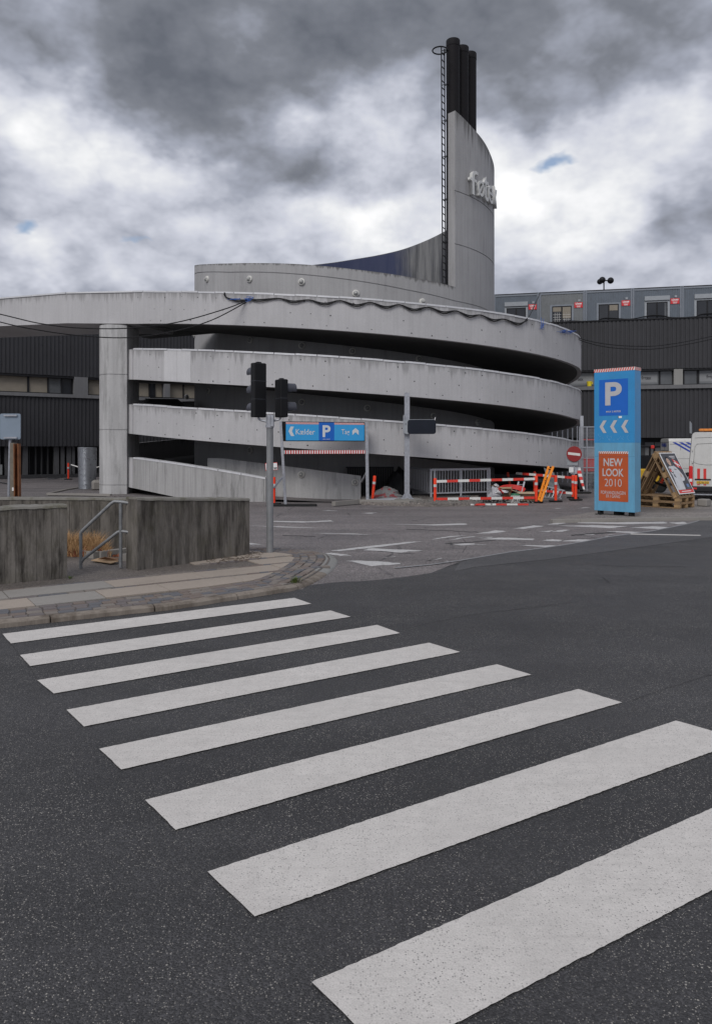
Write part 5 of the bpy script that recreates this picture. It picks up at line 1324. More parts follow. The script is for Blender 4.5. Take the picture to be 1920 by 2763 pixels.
MB().poly([sp(.036, ym, .008), sp(.068, ym - Hs * .26, .008), sp(.108, ym - Hs * .26, .008), sp(.078, ym, .008), sp(.102, ym + Hs * .26, .008), sp(.062, ym + Hs * .26, .008)]).build('arrow', M_sp, bx_)
MB().poly([sp(.836, ym - Hs * .19, .008), sp(.877, ym - Hs * .02, .008), sp(.918, ym - Hs * .19, .008), sp(.918, ym + Hs * .06, .008), sp(.877, ym + Hs * .21, .008), sp(.836, ym + Hs * .06, .008)]).build('arrow', M_sp, bx_)
hz = CH + (HZ - 1220) * YL / FPX
hbar = MB().bar(sp(-.025, hz, -.05), sp(1.02, hz, -.05), .03, .135).build('height_bar', M_red, t)
n = 33
for k in range(n):
    f0 = -.02 + 1.035 * (k + .08) / n; f1 = -.02 + 1.035 * (k + .58) / n
    MB().quad(sp(f0, hz - .064, -.030), sp(f1, hz - .064, -.030), sp(f1, hz + .064, -.030), sp(f0, hz + .064, -.030)).build('white_stripe', M_print, hbar)
# small white notice with red border behind the signal pole
t = thing('notice_sign', 'small white notice with red border behind the traffic signal pole', 'sign', G(733, 1358))
nY = 27.6; MB().tube([P(733, 1358, nY), P(733, 1250, nY)], .03, 8).build('post', M_galv, t)
m = MB().bar(P(716, 1260, nY - .05), P(748.5, 1257.5, nY - .05), .02, .28).build('plate', M_red, t)
MB().bar(P(717, 1260, nY - .064), P(747.5, 1257.6, nY - .064), .006, .245).build('face', M_print, m)
text('ngen', 'lettering', M_ink, m, P(743, 1263.5, nY - .072), (1, 0, 0), (0, 0, 1), .14, .07, .03)

# ================================================================== STEEL POST WITH SIGN BACK
Yp = 29.4; t = thing('sign_post', 'tall galvanised post carrying a dark sign back before the ramp', 'sign', P(1097, 1346, Yp))
m = MB().bar(P(1097.3, 1344, Yp), P(1097.3, 1060, Yp), .20, .17, (0, 1, 0)); m.build('post', M_galv, t)
for dx in (-.14, .14): MB().prism([P(1097, 1344, Yp) + Vector((dx * .7, -.1, .02)), P(1097, 1344, Yp) + Vector((dx * 1.5, -.1, .02)), P(1097, 1344, Yp) + Vector((dx * .7, -.1, .20))], (0, .02, 0)).build('gusset', M_galv, t)
MB().bbox(P(1097, 1345, Yp), (.52, .42, .03), .005).build('base_plate', M_galv, t)
def rbox(x0, x1, y0, y1, r, Y, dep):
    a, b = P(x0, y1, Y), P(x1, y0, Y); pts = []
    for cx_, cz, s_ in ((b.x - r, a.z + r, -90), (b.x - r, b.z - r, 0), (a.x + r, b.z - r, 90), (a.x + r, a.z + r, 180)):
        for k in range(5): an = rad(s_ + k * 22.5); pts.append(Vector((cx_ + r * math.cos(an), Y, cz + r * math.sin(an))))
    return MB().prism(pts[::-1], (0, dep, 0))
sg = rbox(1089.5, 1174.5, 1131.5, 1171, .10, Yp - .30, .16).build('sign_box', M_cabs, t)
rbox(1099, 1175.5, 1132.5, 1171, .10, Yp - .315, .012).build('back_panel', plain('sign_back_navy', (.014, .017, .026), .5, .1, .2, 3, .02), sg)
MB().bbox(P(1093.5, 1142, Yp - .32), (.05, .04, .06), .01).build('lock', M_galv, sg)
MB().bar(P(1088.5, 1120, Yp - .2), P(1088.5, 1175, Yp - .2), .04, .04, (0, 1, 0)).build('conduit', M_galv, t)
MB().tube([P(1172, 1134, Yp - .2), P(1174, 1126, Yp - .2)], .02, 6).build('lifting_eye', M_reflg, t)
foot = MB(); M_rubble = concrete('rubble', (.19, .18, .165), .1, .5)
t = thing('post_footing', 'broken concrete footing under the tall steel sign post', 'concrete', P(1097, 1352, Yp))
rows = []
for r_, z in ((.85, -.02), (.72, .10), (.52, .18), (.30, .19)): rows.append([P(1100, 1357, Yp) * 1 + Vector((math.cos(a) * r_ * R.uniform(.88, 1.1), math.sin(a) * r_ * .7 * R.uniform(.88, 1.1), z * R.uniform(.85, 1.1))) for a in np.linspace(0, TAU, 20)])
for r_ in rows: r_[-1] = r_[0]
foot.grid(rows); foot.poly(rows[-1][:-1]); foot.build('footing', M_rubble, t)

# ================================================================== RAILING UNDER THE RAMP
t = thing('guard_railing', 'grey steel railing with upright bars under the ramp', 'railing', P(1162, 1345, 31.6))
def rail_run(a, b, zt, zb, n, posts):
    MB().bar(a + Vector((0, 0, zt)), b + Vector((0, 0, zt)), .07, .09).build('top_rail', M_galv_l, t)
    MB().bar(a + Vector((0, 0, zb)), b + Vector((0, 0, zb)), .05, .06).build('bottom_rail', M_galv_l, t)
    for k in range(1, n): p = a.lerp(b, k / n); MB().tube([p + Vector((0, 0, zb)), p + Vector((0, 0, zt))], .016, 6).build('bar', M_galv_l, t)
    for f_ in posts: p = a.lerp(b, f_); MB().bar(p, p + Vector((0, 0, zt)), .07, .07, (0, 1, 0)).build('post', M_galv_l, t)
r0 = P(1162, 1345, 31.4); r0.z = .0; r1 = P(1320, 1341, 32.6); r1.z = 0; r2 = P(1096, 1337, 35.2); r2.z = 0
rail_run(r0, r1, 1.27, .27, 21, [0, .06, .5, .965, 1]); rail_run(r0, r2, 1.27, .27, 15, [1])
# dark slatted screen in the back under the ramp
t = thing('slatted_screen', 'dark screen of upright boards at the back under the ramp', 'screen', P(1000, 1340, 36))
for k in range(20):
    a = P(936 + k * 6.3, 1340, 33.9); a.z = 0; b = a + Vector((.10, 0, 0)); MB().prism([a, b, b + Vector((0, .03, 0)), a + Vector((0, .03, 0))], (0, 0, 1.28)).build('board', M_pier2, t)
MB().bar(P(933, 1340, 33.88).xy.to_3d() + Vector((0, 0, 1.3)), P(1062, 1340, 33.88).xy.to_3d() + Vector((0, 0, 1.3)), .06, .06).build('top_rail', M_pier2, t)

# ---- clutter: kerb, rubble, bags, tools
kb = MB(); pav2 = [(975, 1353), (1040, 1355), (1110, 1357), (1170, 1358), (1290, 1356), (1290, 1335), (975, 1335)]
kb = MB().prism([G(x, y, .12) - Vector((0, 0, .14)) for x, y in pav2], (0, 0, .13)).build('raised_kerb', M_isl); tag(kb, None, kind='structure')
for a, b in (((900, 1359), (968, 1353)), ((968, 1353), (1034, 1355)), ((1034, 1355), (1106, 1357))): MB().bar(G(*a, .10), G(*b, .10), .18, .16).build('kerb_stone', M_slab_g, kb)
m = MB()
for _ in range(420):
    px = R.uniform(1080, 1300) if _ < 260 else R.uniform(1150, 1440); c = G(px, R.gauss(1352, 3.2), .1); s_ = R.uniform(.02, .11) * (1 if _ < 260 else .6)
    m.box(c + Vector((0, 0, s_ * .2)), (s_, s_ * R.uniform(.6, 1), s_ * R.uniform(.4, .8)), Matrix.Rotation(R.uniform(0, 3), 3, 'Z') @ Matrix.Rotation(R.uniform(-.4, .4), 3, 'X'))
tag(m.build('rubble', M_rubble), 'scattered broken concrete rubble along the foot of the barrier', 'rubble', kind='stuff')
def bagmat():
    m, t, b = new_mat('bag_printed'); oc = t.node('ShaderNodeTexCoord').outputs['Object']
    t.put(b.inputs['Base Color'], t.mix(t.ramp(t.noise(oc, 3.2, 3, .5), [(.53, 0.0), (.56, 1.0)]), t.mix(t.noise(oc, 9, 4), (.09, .09, .09), (.22, .21, .21)), (.20, .03, .035)))
    t.put(b.inputs['Normal'], bump(t, t.noise(oc, 6, 5, .6), .6, .1)); return m
def bag(name, label, c, sx, sy, sz, mat, cat_, seed=1, par=None):
    rr_ = random.Random(seed); n, k = 14, 9; rows = []
    for i in range(k):
        v = i / (k - 1); rad_ = math.sin(math.pi * (.12 + .86 * v)) ** .6; z = 1 - math.cos(math.pi * v); z = z / 2
        row = []
        for j in range(n):
            a = TAU * j / n; f_ = 1 + rr_.uniform(-.28, .28); row.append(Vector(c) + Vector((math.cos(a) * sx * (1 - z ** 1.6) ** .5 * f_ + .0, math.sin(a) * sy * (1 - z ** 1.6) ** .5 * f_, sz * z * rr_.uniform(.80, 1.08))))
        row.append(row[0]); rows.append(row)
    o_ = MB().grid(rows).build(name, mat, smooth=True); return tag(o_, label, cat_)
bag('rubble_bag', 'crumpled pale bag with red print heaped under the ramp', G(1043, 1346, .1), .62, .4, .50, bagmat(), 'bag', 3)
o_ = bag('covered_bundle', 'black covered bundle standing in the dark behind the steel sign post', P(1075, 1338, 32.8), .55, .45, 1.25, M_black, 'bundle', 5)
t = thing('metal_profile', 'pale aluminium profile lying on the kerb between the portal and the steel post', 'profile', G(1030, 1350, .14))
for dy in (0, .13): MB().bar(P(988, 1349 + dy * 10, 29.2 - dy), P(1088, 1344 + dy * 10, 29.5 - dy), .09, .06).build('bar', M_galv_l, t)
# cardboard boxes and rubbish heap
def carton(label, c, size, rz, mat, open_=True):
    t = thing('cardboard_box', label, 'box', c, rz, 'cardboard boxes in the rubbish heap'); x, y, z = size
    MB().box((0, 0, .015), (x, y, .03)).build('bottom', mat, t, world=False)
    for sx in (-1, 1): MB().box((sx * x / 2, 0, z / 2), (.02, y, z)).build('side', mat, t, world=False); MB().box((0, sx * y / 2, z / 2 + .001), (x - .02, .02, z)).build('side', mat, t, world=False)
    if open_:
        for sx in (-1, 1):
            MB().prism([Vector((sx * x / 2, -y / 2, z)), Vector((sx * x / 2, y / 2, z)), Vector((sx * (x / 2 + .22), y / 2, z + .08)), Vector((sx * (x / 2 + .22), -y / 2, z + .08))], (0, 0, .012)).build('flap', mat, t, world=False)
        MB().prism([Vector((-x / 2, -y / 2, z)), Vector((x / 2, -y / 2, z)), Vector((x / 2 - .05, -y / 2 - .18, z - .05)), Vector((-x / 2 + .05, -y / 2 - .18, z - .05))], (0, 0, .012)).build('flap', mat, t, world=False)
    return t
M_card2 = plain('cardboard_pale', (.46, .36, .24), .85, 0, .12, 6, .05)
carton('large open cardboard box beside the foot of the yellow ladder', G(1422, 1351, .02), (.75, .5, .34), .1, M_card)
carton('pale flattened cardboard box on top of the large open box', P(1420, 1338, 30.3), (.8, .45, .16), -.15, M_card2)
carton('small brown cardboard box with papers left of the red hoses', G(1355, 1350, .02), (.55, .4, .55), .3, M_card)
bag('plastic_bag', 'crumpled grey plastic bag on the heap in front of the railing', P(1336, 1346, 30.6), .26, .2, .62, plain('plastic_grey', (.42, .42, .44), .4, 0, .25, 6, .3), 'bag', 8)
bag('plastic_bag', 'white plastic sheet crumpled on top of the small brown box', P(1352, 1330, 30.5), .30, .18, .16, plain('plastic_white', (.62, .62, .63), .4, 0, .15, 6, .3), 'bag', 9)
t = thing('hose_coil', 'coil of red hoses on the rubbish heap', 'hose', P(1380, 1338, 30.4)); c = P(1380, 1336, 30.4)
for k in range(5): MB().tube([c + Vector((math.cos(a) * (.42 + .03 * k), math.sin(a) * .3, .10 + .035 * k + .16 * max(0, math.sin(a)))) for a in np.linspace(-.3, 3.6, 18)], .022, 6).build('hose', M_red, t)
t = MB().lathe(P(1389, 1340, 30.0), [(.17, 0), (.19, .07), (.17, .12), (.06, .13)], 16).build('green_basket', plain('green_plastic', (.03, .16, .08), .5, 0, .2, 9, .05), smooth=True); tag(t, 'low green plastic basket below the red hoses', 'basket')
t = thing('plastic_crate', 'small white lattice crate behind the lower barrier board', 'crate', G(1390, 1356, .0)); cx0 = G(1377, 1356); cx1 = G(1402, 1356)
m = MB()
for k in range(9):
    f_ = k / 8; p = cx0.lerp(cx1, f_); d_ = (cx1 - cx0) * .09
    if k < 8: m.bar(p + Vector((0, 0, .02)), p + d_ * (1 if k % 2 else -1) * .9 + (cx1 - cx0) * .06 + Vector((0, 0, .24)), .02, .02)
m.build('lattice', M_refl, t)
for z in (.01, .26): MB().bar(cx0 + Vector((0, -.01, z)), cx1 + Vector((0, -.01, z)), .03, .03).build('rim', M_refl, t)
MB().prism([cx0 + Vector((0, .03, 0)), cx1 + Vector((0, .03, 0)), cx1 + Vector((0, .3, 0)), cx0 + Vector((0, .3, 0))], (0, 0, .25)).build('body', M_gl2, t)
t = thing('timber_beam', 'dark beam lying behind the lower barrier board', 'beam', G(1270, 1356)); 
MB().bar(P(1212, 1351, 30.0), P(1332, 1351, 30.0), .2, .15).build('beam', M_rubber, t); MB().bar(P(1336, 1351.5, 30.0), P(1374, 1351.5, 30.0), .2, .14).build('beam', M_rubber, t)
tag(MB().prism([P(1236, 1341, 30.6), P(1268, 1342, 30.3), P(1270, 1338, 30.9), P(1244, 1337.5, 30.9)], (0, 0, .015)).build('board_sheet', M_gl3), 'thin grey sheet lying in front of the railing', 'sheet')

# ---- ladders
M_lad = plain('ladder_orange', (.85, .27, .015), .45, 0, .1, 8, .03)
def ladder(label, a0, a1, b0, b1, n, mat, wd, hd):
    t = thing('ladder', label, 'ladder', a0); 
    MB().bar(a0, a1, wd, hd, (0, 1, 0)).build('rail', mat, t); MB().bar(b0, b1, wd, hd, (0, 1, 0)).build('rail', mat, t)
    for k in range(n): f_ = (k + .6) / n; MB().tube([a0.lerp(a1, f_), b0.lerp(b1, f_)], .018, 6).build('rung', M_galv_l if mat is not M_lad else mat, t)
    return t
YY = 30.2
ladder('short orange ladder leaning against the ramp', P(1451, 1350, YY - .5), P(1479, 1258.5, YY + .1), P(1457.5, 1353, YY - .8), P(1491, 1258.5, YY - .25), 6, M_lad, .09, .06)
ladder('small aluminium ladder standing in the rubbish heap', P(1388, 1338, 30.6), P(1398, 1300, 31), P(1404, 1340, 30.3), P(1413.5, 1300, 30.7), 2, M_galv_l, .06, .05)
ladder('aluminium ladder lying on the ground behind the single orange post', G(1463, 1341, .05), G(1512, 1345, .08), P(1474, 1312, 32.2), P(1522, 1324, 31.4), 5, M_galv_l, .05, .06)
tag(MB().prism([P(1466, 1262, 32.5), P(1486, 1330, 32.0), P(1514, 1330, 32.0), P(1493, 1275, 32.5)], (.02, .03, 0)).build('leaning_panel', plain('panel_grey', (.13, .14, .145), .6, .1, .15, 4, .04)), 'grey panel leaning behind the orange ladder', 'panel')

# ---- no-entry sign
Yn = 33.0; t = thing('no_entry_sign', 'round red no-entry sign on a post at the right end of the ramp', 'sign', G(1547, 1341))
MB().tube([P(1547, 1341, Yn), P(1548, 1216, Yn)], .035, 10).build('post', M_galv, t)
an = rad(-34); nv = Vector((math.sin(an), -math.cos(an), 0)); xv = Vector((math.cos(an), math.sin(an), 0)); c = P(1548, 1225, Yn - .1)
dsc = MB().lathe(c, [(.338, 0), (.345, .01), (.338, .02), (.01, .021)], 32, nv).build('disc', plain('sign_red_dark', (.27, .022, .022), .5, 0, .08, 4, .02), t)
m = MB().quad(*[c + nv * .024 + xv * a - Vector((0, 0, .03 * a / .28)) + Vector((0, 0, b)) for a, b in ((-.27, -.055), (.27, -.055), (.27, .055), (-.27, .055))]); m.build('bar', M_refl, dsc)
MB().bbox(P(1543, 1243, Yn), (.48, .03, .42), .02, Matrix.Rotation(an, 3, 'Z')).build('back_plate', M_cabs, t)
MB().bbox(P(1540, 1268, Yn - .05), (.20, .03, .24), .01).build('small_plate', M_print, t); MB().bbox(P(1548, 1270, Yn), (.34, .025, .30), .01).build('small_plate', M_galv_l, t)
t = thing('folded_barrier', 'folded red and white striped barrier leaning beside the no-entry sign', 'barrier', G(1566, 1330))
MB().bar(P(1554, 1275, 33.2), P(1568, 1324, 32.6), .16, .10).build('leg', M_black, t)
for k in range(7):
    a, b = P(1558, 1262, 33.1), P(1574, 1322, 32.6); MB().bar(a.lerp(b, k / 7), a.lerp(b, (k + 1) / 7 - .01), .20 - .02 * k, .06).build('striped_section', M_red if k % 2 else M_refl, t)
MB().bbox(P(1570, 1329, 32.5), (.7, .4, .08), .03).build('foot', M_rubber, t)

# ---- mesh fence and machinery behind it
Yf = 36.0; t = thing('mesh_fence', 'steel mesh gate between the ramp and the blue totem', 'fence', P(1590, 1335, Yf))
x0, x1 = 1562, 1668; yt, yb = 1152, 1343
for a, b in (((x0, yt), (x1, yt)), ((x0, 1207), (x1, 1207)), ((x0, 1236), (x1, 1236)), ((x0, 1262), (x1, 1262)), ((x0, yb - 6), (x1, yb - 6))): MB().bar(P(*a, Yf), P(*b, Yf), .05, .05).build('rail', M_galv, t)
for x in (x0, 1582, 1625, x1): MB().bar(P(x, yb, Yf), P(x, yt, Yf), .045, .045, (0, 1, 0)).build('upright', M_galv, t)
m = MB()
for x in np.arange(x0, x1, 3.6): m.bar(P(x, yb, Yf + .04), P(x, yt, Yf + .04), .010, .010, (0, 1, 0))
for y in np.arange(yt, yb, 3.6): m.bar(P(x0, y, Yf + .05), P(x1, y, Yf + .05), .010, .010)
m.build('mesh_infill', M_galv, t)['kind'] = 'stuff'
tag(MB().bar(P(1567.5, 1335, Yf + .6), P(1567.5, 1122, Yf + .6), .16, .12, (0, 1, 0)).build('steel_upright', M_galv_l), 'grey steel upright at the left end of the mesh gate', 'post')
t = thing('site_machine', 'red and grey machine standing behind the mesh gate', 'machine', P(1595, 1330, 40))
MB().bbox(P(1590, 1254, 40), (1.4, 1.2, .75), .05).build('body', M_red, t); MB().bbox(P(1594, 1220, 40), (1.0, .8, .6), .05).build('engine_box', M_cabs, t)
MB().bar(P(1568, 1186, 40), P(1640, 1186, 40), .06, .06).build('guard_rail', M_red, t); MB().bar(P(1568, 1210, 40), P(1640, 1210, 40), .06, .05).build('guard_rail', M_red, t)
for x in (1574, 1610): MB().lathe(P(x, 1312, 39.4), [(.30, 0), (.30, .25)], 16, (0, 1, 0)).build('wheel', M_rubber, t)
MB().bbox(P(1592, 1292, 40), (1.6, 1.0, .5), .05).build('chassis', M_pier, t)

# ================================================================== FORKLIFT (half hidden behind the totem)
t = thing('forklift', 'dark forklift with yellow body behind the totem and pallets', 'forklift', P(1745, 1318, 36))
Yk = 36.0; M_fy = plain('forklift_yellow', (.55, .34, .02), .5, 0, .15, 6, .04)
MB().bbox(P(1738, 1285, Yk), (1.1, 1.1, .75), .08).build('body', M_fy, t); MB().bbox(P(1742, 1248, Yk), (.9, .9, .7), .05).build('seat_housing', M_black, t)
for x in (1722, 1752, 1764): MB().bar(P(x, 1296, Yk - .4), P(x, 1205, Yk - .4), .07, .07, (0, 1, 0)).build('guard_upright', M_black, t)
MB().bbox(P(1742, 1205, Yk), (1.0, 1.0, .10), .02).build('overhead_guard', M_black, t); MB().bbox(P(1759, 1206, Yk - .5), (.16, .1, .16), .02).build('tail_lamp', M_red, t)
for dx, dy in ((-.4, -.5), (.5, -.5), (-.4, .5), (.5, .5)): MB().lathe(P(1740, 1318, Yk) + Vector((dx, dy - .1, .12)), [(.2, 0), (.3, .03), (.3, .2), (.2, .23)], 16, (0, 1, 0)).build('wheel', M_rubber, t)

# ================================================================== VANS
M_vw = plain('van_white', (.56, .555, .53), .35, 0, .05, 2, .01, coat=.5, grime=.10); M_vg = plain('van_black_trim', (.022, .022, .024), .55, 0, .15, 6, .03)
M_tl = plain('tail_red', (.62, .02, .02), .2, 0, .15, 8, 0, coat=.5); M_rim = plain('rim_grey', (.25, .25, .26), .4, .5, .1, 8, .02); M_plate = plain('plate_yellow', (.70, .42, .02), .45, 0, .05, 5, 0)
def section(hw, z0, z1, taper=.10, r=.16):
    pts = [(-hw + .03, z0), (-hw, z0 + .1), (-hw, z0 + (z1 - z0) * .45)]
    xt = hw - taper
    for a in np.linspace(180, 90, 6): pts.append((-xt + r + r * math.cos(rad(a)), z1 - r + r * math.sin(rad(a))))
    return pts + [(-x, z) for x, z in pts[::-1]]
def make_van(name, label, base, rz, H_, Wd, Ln):
    t = thing(name, label, 'van', base, rz)                      # local: y forward, rear at y = 0
    hw = Wd / 2; rows = []
    for y, sx, z0, z1 in ((0, .985, .50, H_ - .02), (.06, 1, .42, H_), (Ln - 2.1, 1, .42, H_ + .02), (Ln - 1.6, .98, .42, H_ - .12), (Ln - .95, .96, .42, H_ * .62), (Ln - .1, .90, .42, H_ * .50), (Ln, .84, .48, H_ * .40)):
        rows.append([Vector((x * sx, y, z)) for x, z in section(hw, z0, z1)])
    m = MB(); m.grid([r_ + [r_[0]] for r_ in rows]); m.poly(rows[0][::-1]); m.poly(rows[-1]); m.build('body', M_vw, t, world=False, smooth=True)
    for y in (1.05, Ln - 1.05):
        for sx in (-1, 1):
            ar = MB().lathe((sx * (hw - .20), y, .36), [(.43, 0), (.43, .215)], 20, (sx, 0, 0)).build('wheel_arch', M_vg, t, world=False)
            wh = MB().lathe((sx * (hw - .18), y, .345), [(.25, 0), (.335, .02), (.345, .05), (.345, .15), (.32, .20), (.22, .205)], 24, (sx, 0, 0)).build('wheel', M_rubber, t, world=False, smooth=True)
            MB().lathe((sx * (hw + .015), y, .345), [(.20, 0), (.20, .012), (.09, .03), (.03, .032)], 18, (sx, 0, 0)).build('rim', M_rim, wh, world=False)
    for sx in (-1, 1): MB().quad(*[Vector((sx * (hw * .985 + .004), y, z)) for y, z in ((Ln - 2.2, H_ * .58), (Ln - 1.25, H_ * .56), (Ln - 1.6, H_ * .82), (Ln - 2.2, H_ * .84))]).build('side_window', M_gl, t, world=False)
    MB().quad(Vector((-hw * .8, Ln - .98, H_ * .64)), Vector((hw * .8, Ln - .98, H_ * .64)), Vector((hw * .75, Ln - 1.56, H_ * .93)), Vector((-hw * .75, Ln - 1.56, H_ * .93))).build('windscreen', M_gl, t, world=False)
    return t
# near van: its back doors face the viewer
vb = G(1866, 1349); VH, VW = 2.86, 2.04; van = make_van('white_van', 'white van with red tail stripes and yellow plate, back doors towards the street', Vector((vb.x + VW / 2 * .91 + .02, vb.y - .1, 0)), rad(-24), VH, VW, 5.6)
hw = VW / 2
def back(x0, x1, z0, z1, mat, name, par=None, y=-.006):
    return MB().quad(Vector((x0, y, z0)), Vector((x1, y, z0)), Vector((x1, y, z1)), Vector((x0, y, z1))).build(name, mat, par or van, world=False)
MB().bbox((0, -.05, .44), (VW + .02, .26, .26), .06).build('bumper', M_vg, van, world=False)
MB().bbox((-hw + .18, -.19, .48), (.22, .02, .07), .01).build('reflector', M_tl, van, world=False)
for s_ in (-1, 1):
    tl = MB().bbox((s_ * (hw - .06), -.02, 1.0), (.15, .10, .86), .03).build('tail_light', M_tl, van, world=False)
    MB().bbox((s_ * (hw - .055), -.075, .82), (.11, .02, .12), .01).build('reverse_lamp', M_print, tl, world=False)
M_gap = plain('door_gap', (.03, .03, .03), .8, 0, .1, 5, 0)
for x in (0,): back(x - .008, x + .008, .62, VH - .18, M_gap, 'door_seam')
def seam(ps, y=-.010, w_=.010):
    m = MB()
    for a, b in zip(ps, ps[1:]): m.bar(Vector((a[0], y, a[1])), Vector((b[0], y, b[1])), .006, w_, (0, 1, 0))
    return m.build('door_seam', M_gap, van, world=False)
for s_ in (-1, 1):
    seam([(s_ * .86, .62), (s_ * .86, 1.55), (s_ * .80, VH - .62), (s_ * .72, VH - .5), (s_ * .04, VH - .46)])
    seam([(s_ * .80, VH - .24), (s_ * .04, VH - .21)]); seam([(s_ * .90, 1.62), (s_ * .70, 1.52), (s_ * .40, 1.48), (s_ * .04, 1.48)])
    for x in (.66, .42): back(s_ * x - .055 * 1, s_ * x + .055, .60 if 0 else .88, 1.32, M_red, 'red_stripe'); back(s_ * x - .055, s_ * x + .055, .61, .655, M_red, 'red_stripe')
    MB().bbox((s_ * .90, -.03, 1.60), (.05, .06, .12), .01).build('hinge', M_vw, van, world=False); MB().bbox((s_ * .90, -.03, 2.1), (.04, .05, .10), .01).build('hinge', M_vw, van, world=False)
MB().bbox((-.50, -.02, .86), (.62, .03, .055), .01).build('handle_trim', M_vg, van, world=False)
np_ = MB().bbox((-.50, -.018, .735), (.48, .02, .11), .008).build('number_plate', M_plate, van, world=False)
text('VZ 96 210', 'plate_number', M_ink, np_, (-.50, -.031, .735), (1, 0, 0), (0, 0, 1), .43, .075, .02, world=False)
MB().bbox((0, .5, VH + .10), (1.3, .28, .11), .04).build('beacon_bar', plain('amber', (.62, .20, .02), .3, 0, .3, 9, 0, coat=.4), van, world=False)
MB().bbox((0, .5, VH + .02), (.9, .22, .06), .01).build('beacon_foot', M_vg, van, world=False)
MB().prism([Vector((-hw + .02, 1.0, VH - .02)), Vector((-hw + .10, 2.2, VH - .02)), Vector((-hw + .10, 2.2, VH + .42)), Vector((-hw + .02, 1.0, VH + .50))], (.02, 0, 0)).build('roof_board', M_cabs, van, world=False)
MB().bar(Vector((-hw - .3, -.1, .23)), Vector((hw + .2, -.1, .23)), .06, .05).build('tow_bar', M_galv, van, world=False)
# far van: its right side faces the viewer, tail to the left
fb0 = G(1790, 1311); v2 = make_van('white_van', 'white van with blue diagonal stripes, parked behind the poster', Vector((fb0.x + .45, fb0.y + 1.0, 0)), rad(-98), 2.72, 2.0, 5.6)
M_vb = plain('stripe_blue', (.012, .045, .34), .4, 0, .06, 3, 0, coat=.3)
def side(ps, mat, name, o_=.006):                         # on the +x flank (local), y forward
    v = [Vector((1.0 - .10 * max(0, (z - 1.45) / 1.27) + o_, y, z)) for y, z in ps]; return MB().poly(v).build(name, mat, v2, world=False)
for k in range(4):
    a = .18 + .36 * k; wd = .10 + (.10 if k == 3 else 0)
    side([(a, 2.50), (a + wd + .08, 2.50), (2.30, 2.50 - (2.30 - a - wd - .08) * .62), (2.30, 2.50 - (2.30 - a) * .62)], M_vb, 'blue_stripe')
side([(2.30, 1.30), (2.48, 1.25), (2.48, 1.62), (2.30, 1.72)], M_vb, 'blue_stripe')
for k in range(4): side([(2.36, 1.12 - .2 * k), (2.66, .96 - .2 * k), (2.66, 1.06 - .2 * k), (2.36, 1.22 - .2 * k)], M_vb, 'blue_stripe')
for y in (.62, 2.05): side([(y, .65), (y + .015, .65), (y + .015, 2.3), (y, 2.3)], M_gap, 'panel_seam', .004)
for z in (2.38, 1.55, 1.0): side([(.05, z), (3.9, z), (3.9, z + .013), (.05, z + .013)], M_gap, 'panel_seam', .003)
text('VARIG', 'lettering', M_vb, v2, (-.15, -.012, 2.34), (1, 0, 0), (0, 0, 1), 1.05, .22, .05, world=False)
for z, x0_, x1_ in ((2.02, -.7, -.08), (2.02, .08, .7)): MB().box((.5 * (x0_ + x1_), -.008, z), (x1_ - x0_, .006, .02)).build('door_seam', M_gap, v2, world=False)
m = MB()
for a, b in (((-.86, .7), (-.86, 2.5)), ((-.86, 2.5), (.86, 2.5)), ((.86, 2.5), (.86, .7)), ((0, .6), (0, 2.5))): m.bar(Vector((a[0], -.008, a[1])), Vector((b[0], -.008, b[1])), .006, .012, (0, 1, 0))
m.build('door_seam', M_gap, v2, world=False)

# ================================================================== LEFT SIDE: DUCT, STONE, SIGN BACK, POSTS
c = G(236, 1319, .06); t = thing('steel_duct', 'upright ribbed galvanised steel duct beside the round column', 'duct', c); pr_ = []
Hd = 2.16; r0 = .42
for k in range(34):
    z = Hd * k / 34; r_ = r0 + .045 * k / 34; pr_ += [(r_, z), (r_ + .018, z + Hd / 34 * .35), (r_, z + Hd / 34 * .7)]
M_duct = plain('duct_zinc', (.40, .42, .45), .30, .8, .12, 6, .03)
MB().lathe(c, pr_ + [(r0 + .045, Hd), (r0 + .02, Hd), (r0 + .02, Hd - .3)], 28).build('spiral_wall', M_duct, t, smooth=True)
tag(MB().bbox(G(262, 1322, .06) + Vector((0, 0, .24)), (.5, .5, .52), .10, Matrix.Rotation(.4, 3, 'Z') @ Matrix.Rotation(.08, 3, 'X')).build('stone_block', M_slab_g), 'rough grey stone block between the steel duct and the column', 'stone')
Ys = 16.6; t = thing('road_sign', 'back of a grey road sign on a leaning pole at the left edge', 'sign', P(24, 1420, Ys))
MB().tube([P(22, 1430, Ys), P(29.5, 1117, Ys)], .028, 10).build('pole', M_galv, t, smooth=True)
rbox(.5, 56, 1116, 1185.5, .04, Ys - .06, .02).build('plate', plain('sign_back_grey', (.22, .27, .33), .5, .3, .06, 3, .02), t)
for y in (1121, 1181): MB().bar(P(11, y, Ys - .09), P(46, y, Ys - .09), .02, .035).build('bracket', M_galv, t)
Ys = 16.3; t = thing('steel_beam_post', 'rusty steel beam standing with a grey beam behind the left low wall', 'post', P(46, 1420, Ys))
MB().bar(P(37.5, 1430, Ys + .05), P(37, 1195, Ys + .05), .10, .12, (0, 1, 0)).build('grey_beam', plain('beam_grey_brown', (.17, .15, .12), .8, .1, .3, 6, .1), t)
m = MB(); m.bar(P(48.5, 1430, Ys), P(46.5, 1197, Ys), .115, .02, (0, 1, 0)); m.bar(P(43.2, 1430, Ys - .06), P(41.2, 1197, Ys - .06), .02, .12, (0, 1, 0)); m.bar(P(54.2, 1430, Ys - .06), P(52.2, 1197, Ys - .06), .02, .12, (0, 1, 0))
m.build('rusty_beam', plain('rust', (.19, .075, .03), .85, .1, .4, 7, .15), t)
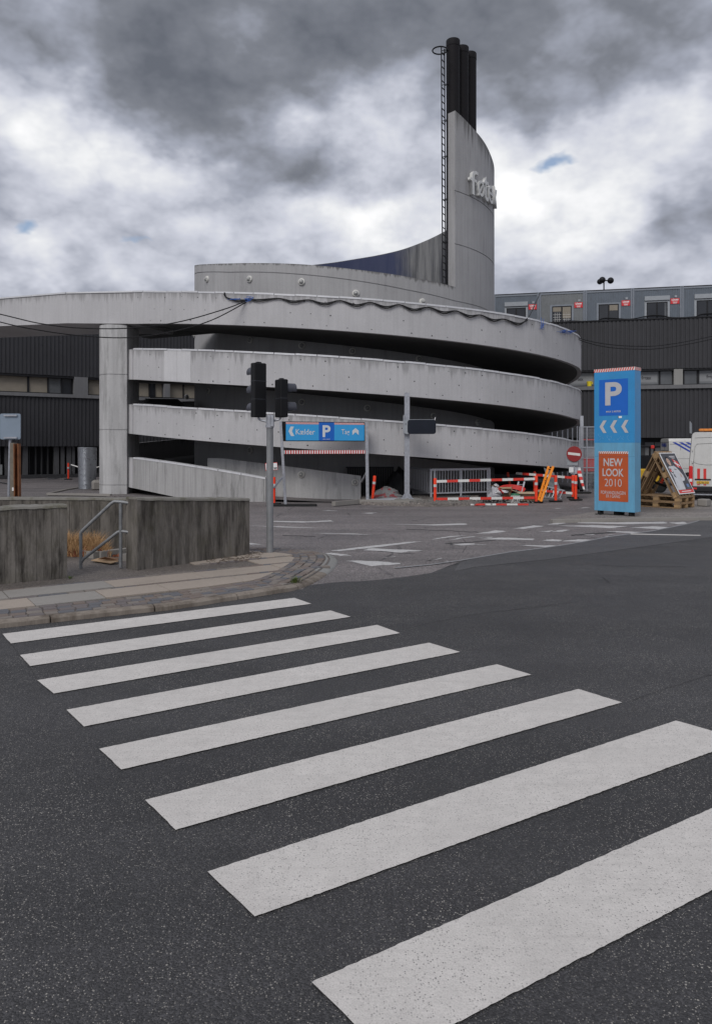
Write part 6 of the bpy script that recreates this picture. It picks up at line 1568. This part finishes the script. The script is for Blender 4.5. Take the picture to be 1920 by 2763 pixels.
MB().box(P(36, 1320, Ys - .03), (.045, .005, .075)).build('sticker', M_print, t)
# loose cables lying by the left store wing
for pl, lab in (([(105, 1277), (118, 1284), (130, 1290), (138, 1292)], 'pale cable lying on the asphalt before the left store wing'), ([(130, 1292), (150, 1291), (170, 1287), (190, 1284), (196, 1270)], 'thin pale cable near the far orange post')):
    tag(MB().tube(cat([G(x, max(y, 1278), .03) if y > 1274 else P(x, y, 52) for x, y in pl], 6), .03, 5).build('loose_cable', M_gl3), lab, 'cable')
tag(MB().tube(cat([P(-60, 1296, 22), P(0, 1302, 21.5), P(28, 1306.5, 21)], 5), .02, 5).build('hanging_cable', M_cable), 'short black cable at the left edge reaching the sign pole', 'cable')
t = thing('barrier_chain', 'thin white rail running past both sides of the steel duct', 'rail', P(236, 1262, 40)); MB().tube([P(193, 1254, 41), P(212, 1260, 40), P(262, 1261, 40), P(274, 1258, 40)], .03, 6).build('rail', M_refl, t)

# ================================================================== DARK CAR ON THE RAMP
thc = rad(-62); zc = zA(TAU + TH0 - .12, False) + .27; c = P(430, 1100, 38.5); c.z = zc + .05
t = thing('parked_car', 'dark car on the ramp, seen in shade through the gap beside the column', 'car', c, rad(28))
M_car = plain('car_dark', (.012, .012, .013), .35, 0, .1, 2, 0, coat=.4)
sec = [(-2.1, .3), (-2.15, .75), (-1.3, .9), (-.75, 1.42), (.75, 1.46), (1.35, .95), (2.05, .82), (2.1, .3)]
MB().prism([Vector((x, -.82, z)) for x, z in sec], (0, 1.64, 0)).build('body', M_car, t, world=False)
MB().prism([Vector((x, -.825, z)) for x, z in ((-1.1, .95), (-.68, 1.36), (.68, 1.40), (1.15, .98))], (0, 1.65, 0)).build('side_window', M_gl, t, world=False)
for x in (-1.35, 1.35):
    for y in (-.7, .7): MB().lathe((x, y - .1, .31), [(.2, 0), (.31, .02), (.31, .18), (.2, .2)], 16, (0, 1, 0)).build('wheel', M_rubber, t, world=False)
for y in (-.6, .6): MB().bar(Vector((-.6, y, 1.5)), Vector((.6, y, 1.52)), .04, .04).build('roof_rail', M_black, t, world=False)
